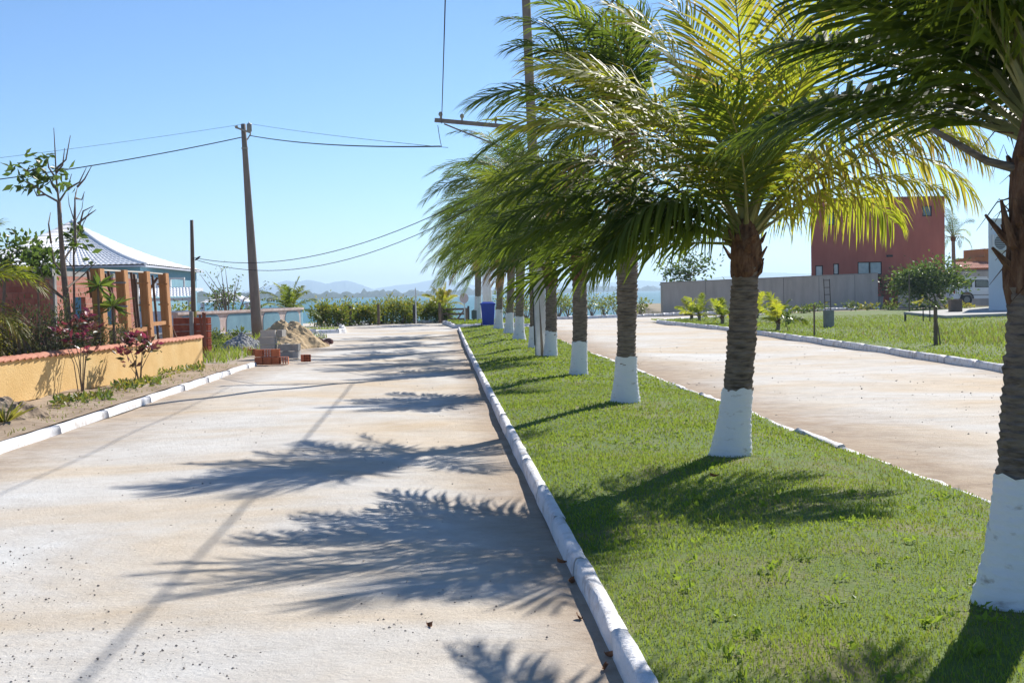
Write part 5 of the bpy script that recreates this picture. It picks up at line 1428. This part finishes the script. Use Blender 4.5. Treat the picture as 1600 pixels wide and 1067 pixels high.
# white building at the right edge
WB = mat('white_wall_render', (.84,.84,.84), (.78,.78,.78), rough=.85, scale=.8)
a_ = gp(1545, 489.5, .1); zt = at(1542, 345, a_.y).z
t = thing('white_building', 'white rendered building at the right edge behind the nearest palm', 'building', a_)
m = MB(); kx = (a_.y+8)/a_.y; fp = [(a_.x, a_.y), (a_.x+8, a_.y), (a_.x+8.9, a_.y+8), (a_.x*kx+.25, a_.y+8)]
m.prism([(x, y, -.05) for x, y in fp], (0, 0, zt+.05)); part('wall', m, WB, t)
m = MB(); m.prism([(fp[0][0]-.06, fp[0][1]-.06, zt+.002), (fp[1][0], fp[1][1]-.06, zt+.002), (*fp[2], zt+.002), (fp[3][0]-.06, fp[3][1], zt+.002)], (0, 0, .1)); part('parapet', m, WB, t)
p = at(1553, 366, a_.y-.3); q = at(1579, 391, a_.y-.3)
t = thing('air_conditioner', 'outdoor air conditioner unit mounted high on the white building', 'air conditioner', (p.x, a_.y, q.z))
m = MB(); m.box((p.x, a_.y-.34, q.z), (q.x, a_.y-.03, p.z)); part('casing', m, WHITE, t)
c = ((p.x*.62+q.x*.38), a_.y-.345, (p.z+q.z)/2); m = MB(); a = np.linspace(0, 6.283, 25)[:-1]
m.prism([(c[0]+.30*math.cos(k), c[1], c[2]+.36*math.sin(k)) for k in a], (0, .02, 0)); g_ = part('fan_grille', m, mat('grille_grey', (.16,.16,.16), rough=.5), t)
for k in range(-3, 4):
    m = MB(); m.box((c[0]-.28, c[1]-.012, c[2]+k*.09-.008), (c[0]+.28, c[1]-.002, c[2]+k*.09+.008)); part('grille_bar', m, WHITE, g_)
for x in (p.x+.15, q.x-.15):
    m = MB(); m.box((x-.02, a_.y-.33, q.z-.06), (x+.02, a_.y, q.z-.002)); part('bracket', m, DARK, t)
# terrace slab
SLAB = mat('pale_slab', (.46,.44,.40), (.38,.36,.33), rough=.9, scale=1.2)
m = MB(); m.prism([gp(1412, 491, .13), gp(1478, 497.5, .13), gp(1640, 491, .13), gp(1640, 484, .13), gp(1545, 483, .13)], (0, 0, .12)); o = link('terrace', m.mesh('terrace', SLAB)); o['kind'] = 'structure'
b = gp(1493, 487, .25); m = MB(); m.box((b.x-.28, b.y-.2, .252), (b.x+.28, b.y+.25, .80)); m.box((b.x-.31, b.y-.23, .80), (b.x+.31, b.y+.28, .86))
single('stone_planter', m, mat('brown_stone', (.22,.16,.115), (.16,.115,.085), rough=.95, scale=5, bump=.4), 'brown square stone planter on the pale terrace', 'planter')
for i, (x, y) in enumerate(((1510,486),(1525,485),(1538,485))):
    b = gp(x, y, .12); b.y += 2.5
    bush('flower_plant', ('low reddish flower plant right of the stone planter', 'low flower plant below the white car\'s wheel', 'low flower plant next to the white building\'s corner')[i], 'plant', b, .42, .4, .4, 70, .16, 560+i, m=HEDGE, k=6, stems=3, tint=.8, group='flowers by the terrace')
# orange house and grey wall far behind
a_ = at(1524, 420, 125); b_ = at(1560, 388, 125)
t = thing('orange_house', 'small piece of orange house with tiled roof beyond the white car', 'house', (a_.x, 125, 0))
m = MB(); m.box((a_.x, 125, -.05), (a_.x+6, 131, at(1530, 402, 125).z)); m.box((a_.x+.9, 125.3, at(1530, 402, 125).z), (a_.x+6, 131, b_.z)); part('wall', m, mat('orange_render', (.52,.21,.06), (.45,.17,.05), rough=.9, scale=1), t)
m = MB(); A = at(1505, 420, 122); B = at(1560, 419, 122); tiled(m, A, B, (B.x, 125, B.z+.6), (A.x, 125, A.z+.6), 16, 4, .05); part('roof', m, TILE, t)
m = MB(); p = at(1505, 432, 118); m.box((p.x, 118, -.05), (p.x+6, 118.2, at(1510, 421.5, 118).z)); single('grey_wall', m, mat('dark_grey_render', (.24,.22,.205), (.18,.165,.155), rough=.95, scale=1.5), 'low grey wall directly behind the white car', 'wall')

# white off-road car
CARP = mat('white_car_paint', (.86,.86,.86), (.84,.84,.84), rough=.22, scale=1, spec=.6)
cy = 98.0; rl = at(1490, 477, cy); cx0 = rl.x; zg = .12
t = thing('parked_car', 'white off-road car parked beyond the terrace, seen from its rear side', 'car', (cx0+2.2, cy+.9, zg))
def carp(pts, y0, y1, nm, mtl, par=t, bev=0):
    m = MB(); m.prism([(cx0+x, y0, zg+z) for x, z in pts], (0, y1-y0, 0)); return part(nm, m, mtl, par)
wh = (0.95, 3.55)
def arch(c, r_=.46, n=7): return [(c+r_*math.cos(a), .42+r_*math.sin(a)) for a in np.linspace(math.pi, 0, n)]
lower = [(.02,.50)]+[(.5,.45)]+arch(.95)+[(1.41,.42),(3.09,.42)]+arch(3.55)+[(4.01,.45),(4.5,.48),(4.55,.72),(4.5,1.0),(3.25,1.12),(.03,1.15)]
carp(lower, cy, cy+1.75, 'body', CARP)
cab = [(.03,1.152),(3.2,1.122),(2.65,1.80),(2.4,1.90),(.22,1.93),(.08,1.8)]
carp(cab, cy+.06, cy+1.69, 'cabin', CARP)
carp([(.0,1.93),(2.45,1.92),(2.4,1.97),(.15,1.98)], cy+.02, cy+1.73, 'roof', CARP)
for w_ in (((.28,1.24),(1.35,1.24),(1.33,1.76),(.30,1.78)), ((1.55,1.22),(2.75,1.20),(2.45,1.74),(1.55,1.76))):
    m = MB(); m.prism([(cx0+x, cy+.045, zg+z) for x, z in w_], (0, .012, 0)); f = part('window', m, FRM, t)
    ce = np.mean(np.array(w_), 0); m = MB(); m.prism([(cx0+ce[0]+(x-ce[0])*.86, cy+.032, zg+ce[1]+(z-ce[1])*.84) for x, z in w_], (0, .01, 0)); part('pane', m, GLASS, f)
for c in wh:
    m = MB(); m.tube([(cx0+c, cy-.01, zg+.36), (cx0+c, cy+.22, zg+.36)], .37, 20); wv_ = part('wheel', m, DARK, t)
    m = MB(); m.tube([(cx0+c, cy-.03, zg+.36), (cx0+c, cy-.012, zg+.36)], .21, 14); part('rim', m, CERAM, wv_)
    m = MB(); m.tube([(cx0+c, cy+1.5, zg+.36), (cx0+c, cy+1.74, zg+.36)], .37, 16); part('wheel', m, DARK, t)
    P = [(c+.50*math.cos(a), .42+.50*math.sin(a)) for a in np.linspace(math.pi, 0, 9)]; Q = [(c+.44*math.cos(a), .42+.44*math.sin(a)) for a in np.linspace(0, math.pi, 9)]
    carp(P+Q, cy-.05, cy-.002, 'fender_flare', DARK)
carp([(-.12,.45),(.35,.42),(.35,.62),(-.12,.66)], cy-.02, cy+1.77, 'rear_bumper', CARP)
carp([(-.02,.80),(.12,.80),(.12,1.02),(-.02,1.02)], cy-.008, cy+.10, 'tail_light', mat('tail_light_red', (.30,.03,.03), rough=.3))
carp([(.4,.66),(4.4,.64),(4.4,.70),(.4,.72)], cy-.012, cy-.003, 'side_trim', CERAM)

# young coconut plants on the lot
for i, (x, y, s_, lab) in enumerate(((1080,499,.9,'young coconut plant farthest left on the lot'), (1092,501,1.0,'young coconut plant with open fronds, second from the left on the lot'), (1128,506,1.0,'young coconut plant left of the second palm trunk'), (1215,516,1.1,'young coconut plant right of the second palm trunk'), (1182,498,1.3,'taller young coconut plant just behind the second palm trunk'))):
    b = gp(x, y, .12)
    fr = [(k*137.5+i*40, 76-62*(k/8), s_*(.75+.3*random.random()), dict(g=1.1, w=.15, tint=.45+.3*random.random(), lw=.045, ll=.32*s_)) for k in range(9)]
    palm(lab, b, (b.x, b.y, .12+.30*s_), fr, 150+i, r0=.07, r1=.06, paint=.02, nl=24, sides=8, name='young_palm', shead=.3, group='young coconut plants on the lot')
# concrete ring with an iron ladder frame
b = gp(1295, 512, .12); rr = 8.5/FPX*b.y
t = thing('concrete_ring', 'upright grey concrete pipe ring on the lot', 'concrete ring', b)
m = MB(); h = at(1295, 485, b.y).z-.1
m.lathe([(rr*.82, 0), (rr, 0), (rr, h), (rr*.82, h), (rr*.82, 0)], (b.x, b.y, .1), 18); part('ring', m, CONC, t, False)
t = thing('ladder', 'thin dark ladder standing in the concrete ring', 'ladder', (b.x, b.y, .2))
la, lb_ = at(1287, 436, b.y), at(1296, 436, b.y)
RUST = mat('rusty_iron', (.13,.10,.085), rough=.8)
for p in (la, lb_):
    m = MB(); m.tube([(p.x+.06, b.y, .2), tuple(p)], .016, 5); part('stile', m, RUST, t)
for k in range(6):
    z = .55+(la.z-.6)*k/5
    m = MB(); m.tube([(la.x+.06*(1-z/la.z), b.y, z), (lb_.x+.06*(1-z/la.z), b.y, z)], .012, 5); part('rung', m, RUST, t)
# stakes and saplings
def stake(label, x, y0, y1, rad, leaf=None, m_=WOODG, lean=0):
    b = gp(x, y1, .1); t = thing('stake', label, 'stake', b)
    m = MB(); m.tube([b-Vector((0,0,.05)), Vector((b.x+lean, b.y, at(x, y0, b.y).z))], [rad, rad*.85], 7); part('shaft', m, m_, t)
    return t, b
stake('thin dark stake left of the concrete ring', 1272.5, 476, 527, .03)
t, b = stake('wooden stake on the lot with a leafy sapling on top', 1462, 480, 541, .055)
r = np.random.default_rng(97); D = b.y
t = thing('sapling', 'small sapling with a few big leaves leaning over the wooden stake', 'sapling', Vector((b.x+.1, b.y-.08, .1)))
m = MB(); m.tube([(b.x+.1, D-.08, .08), at(1461, 482, D-.08), at(1452, 474, D-.08), at(1438, 468, D-.08)], [.02,.016,.012,.006], 5)
m.tube([at(1458, 478, D-.08), at(1468, 474, D-.08), at(1474, 470, D-.08)], [.01,.008,.004], 5); part('stem', m, TWIG, t)
P = np.array([tuple(at(x, y, D-.08)) for x, y in ((1437,469),(1440,464),(1434,472),(1444,465),(1466,474),(1470,476),(1462,477),(1474,470),(1466,468))])
m = MB(); m.leaves(P, .20, r, asp=.5, tint=.6+.4*r.random(9)); part('foliage', m, LEAF, t)
stake('thin dark stick at the left of the terrace front', 1442.5, 478, 503, .025, m_=DARK); stake('thin dark stick at the right of the terrace front', 1453, 478, 504, .025, m_=DARK)
stake('short dark peg at the terrace corner', 1414.5, 491, 503, .05, m_=DARK); stake('pale sapling stake in front of the grey wall', 1421, 428, 488, .045, m_=TWIG)
b = gp(1232, 518, .12)
bush('sapling_bush', 'small leafy sapling beside the young coconut plant on the lot', 'sapling', b, .75, .22, .2, 60, .16, 570, k=6, stems=1, tint=.4)
for i, (x, y) in enumerate(((1300,476),(1330,482),(1358,483),(1390,482),(1440,484),(1180,492),(1210,491),(1250,489),(1275,486))):
    b = gp(x, y+3, .05)
    bush('border_plant', ('leafy plant by the wall behind the ladder', 'first low plant of the border left of the doorway', 'yellowish low plant of the border left of the doorway', 'low plant in front of the red house doorway', 'low plant at the left foot of the round tree', 'low clipped plant at the wall foot behind the second palm', 'second low plant along the grey wall foot', 'third low plant along the grey wall foot', 'fourth low plant along the grey wall foot')[i], 'plant', b, .55 if i else .9, .8, .4, 120, .2, 580+i, k=8, stems=3, tint=.55 if i != 2 else .85, group='border plants along the grey wall')

# dry leaves fallen along the kerb
DRY = mat('fallen_leaf', (.30,.13,.055), (.18,.075,.035), rough=.7, scale=20)
for i, (x, y) in enumerate(((893,911),(906,968),(951,1026),(946,1045),(671,979),(1117,745),(880,880))):
    z = .02 if x < 960 or i == 4 else .2
    p = gp(x, y, .015 if i != 5 else .2); L_ = .026+.012*random.random(); a = random.random()*6.28
    m = MB(); G = []
    for u in np.linspace(-1, 1, 7):
        w_ = .42*math.sqrt(max(0, 1-u*u))+.01
        G.append([(L_*u, -L_*w_, .018*u*u), (L_*u, 0, -.004+.012*u*u), (L_*u, L_*w_, .02+.014*u)])
    m.grid(np.array(G)); o = link('dry_leaf', m.mesh('dry_leaf', DRY), None, (p.x, p.y, p.z+.006), (0, .15, a))
    tag(o, ('dry leaf lying at the kerb beside the middle of the near lawn', 'larger dry leaf at the kerb near the bottom of the picture', 'dry leaf in the gutter closest to the bottom edge', 'pale dry leaf just below the bottom-most gutter leaf', 'single dark leaf lying out on the sandy road', 'reddish dry leaf on the lawn by the second palm', 'dry leaf at the kerb above the middle gutter leaf')[i], 'leaf', 'fallen dry leaves')

# ------------------------------------------------------------------ air between the eye and the far hills
m = MB(); m.box((-6800, -150, -7), (6800, 9600, 122))
hz = bpy.data.materials.new('haze'); hz.use_nodes = True
nt = hz.node_tree; nt.nodes.clear()
ou = nt.nodes.new('ShaderNodeOutputMaterial'); pv = nt.nodes.new('ShaderNodeVolumePrincipled')
pv.inputs['Color'].default_value = (.60, .80, 1.0, 1); pv.inputs['Density'].default_value = 2.0e-4; pv.inputs['Anisotropy'].default_value = 0.35
nt.links.new(pv.outputs[0], ou.inputs['Volume'])
o = link('haze', m.mesh('haze', hz)); o['kind'] = 'stuff'; o['label'] = 'pale blue haze in front of the far hills'; o['category'] = 'haze'
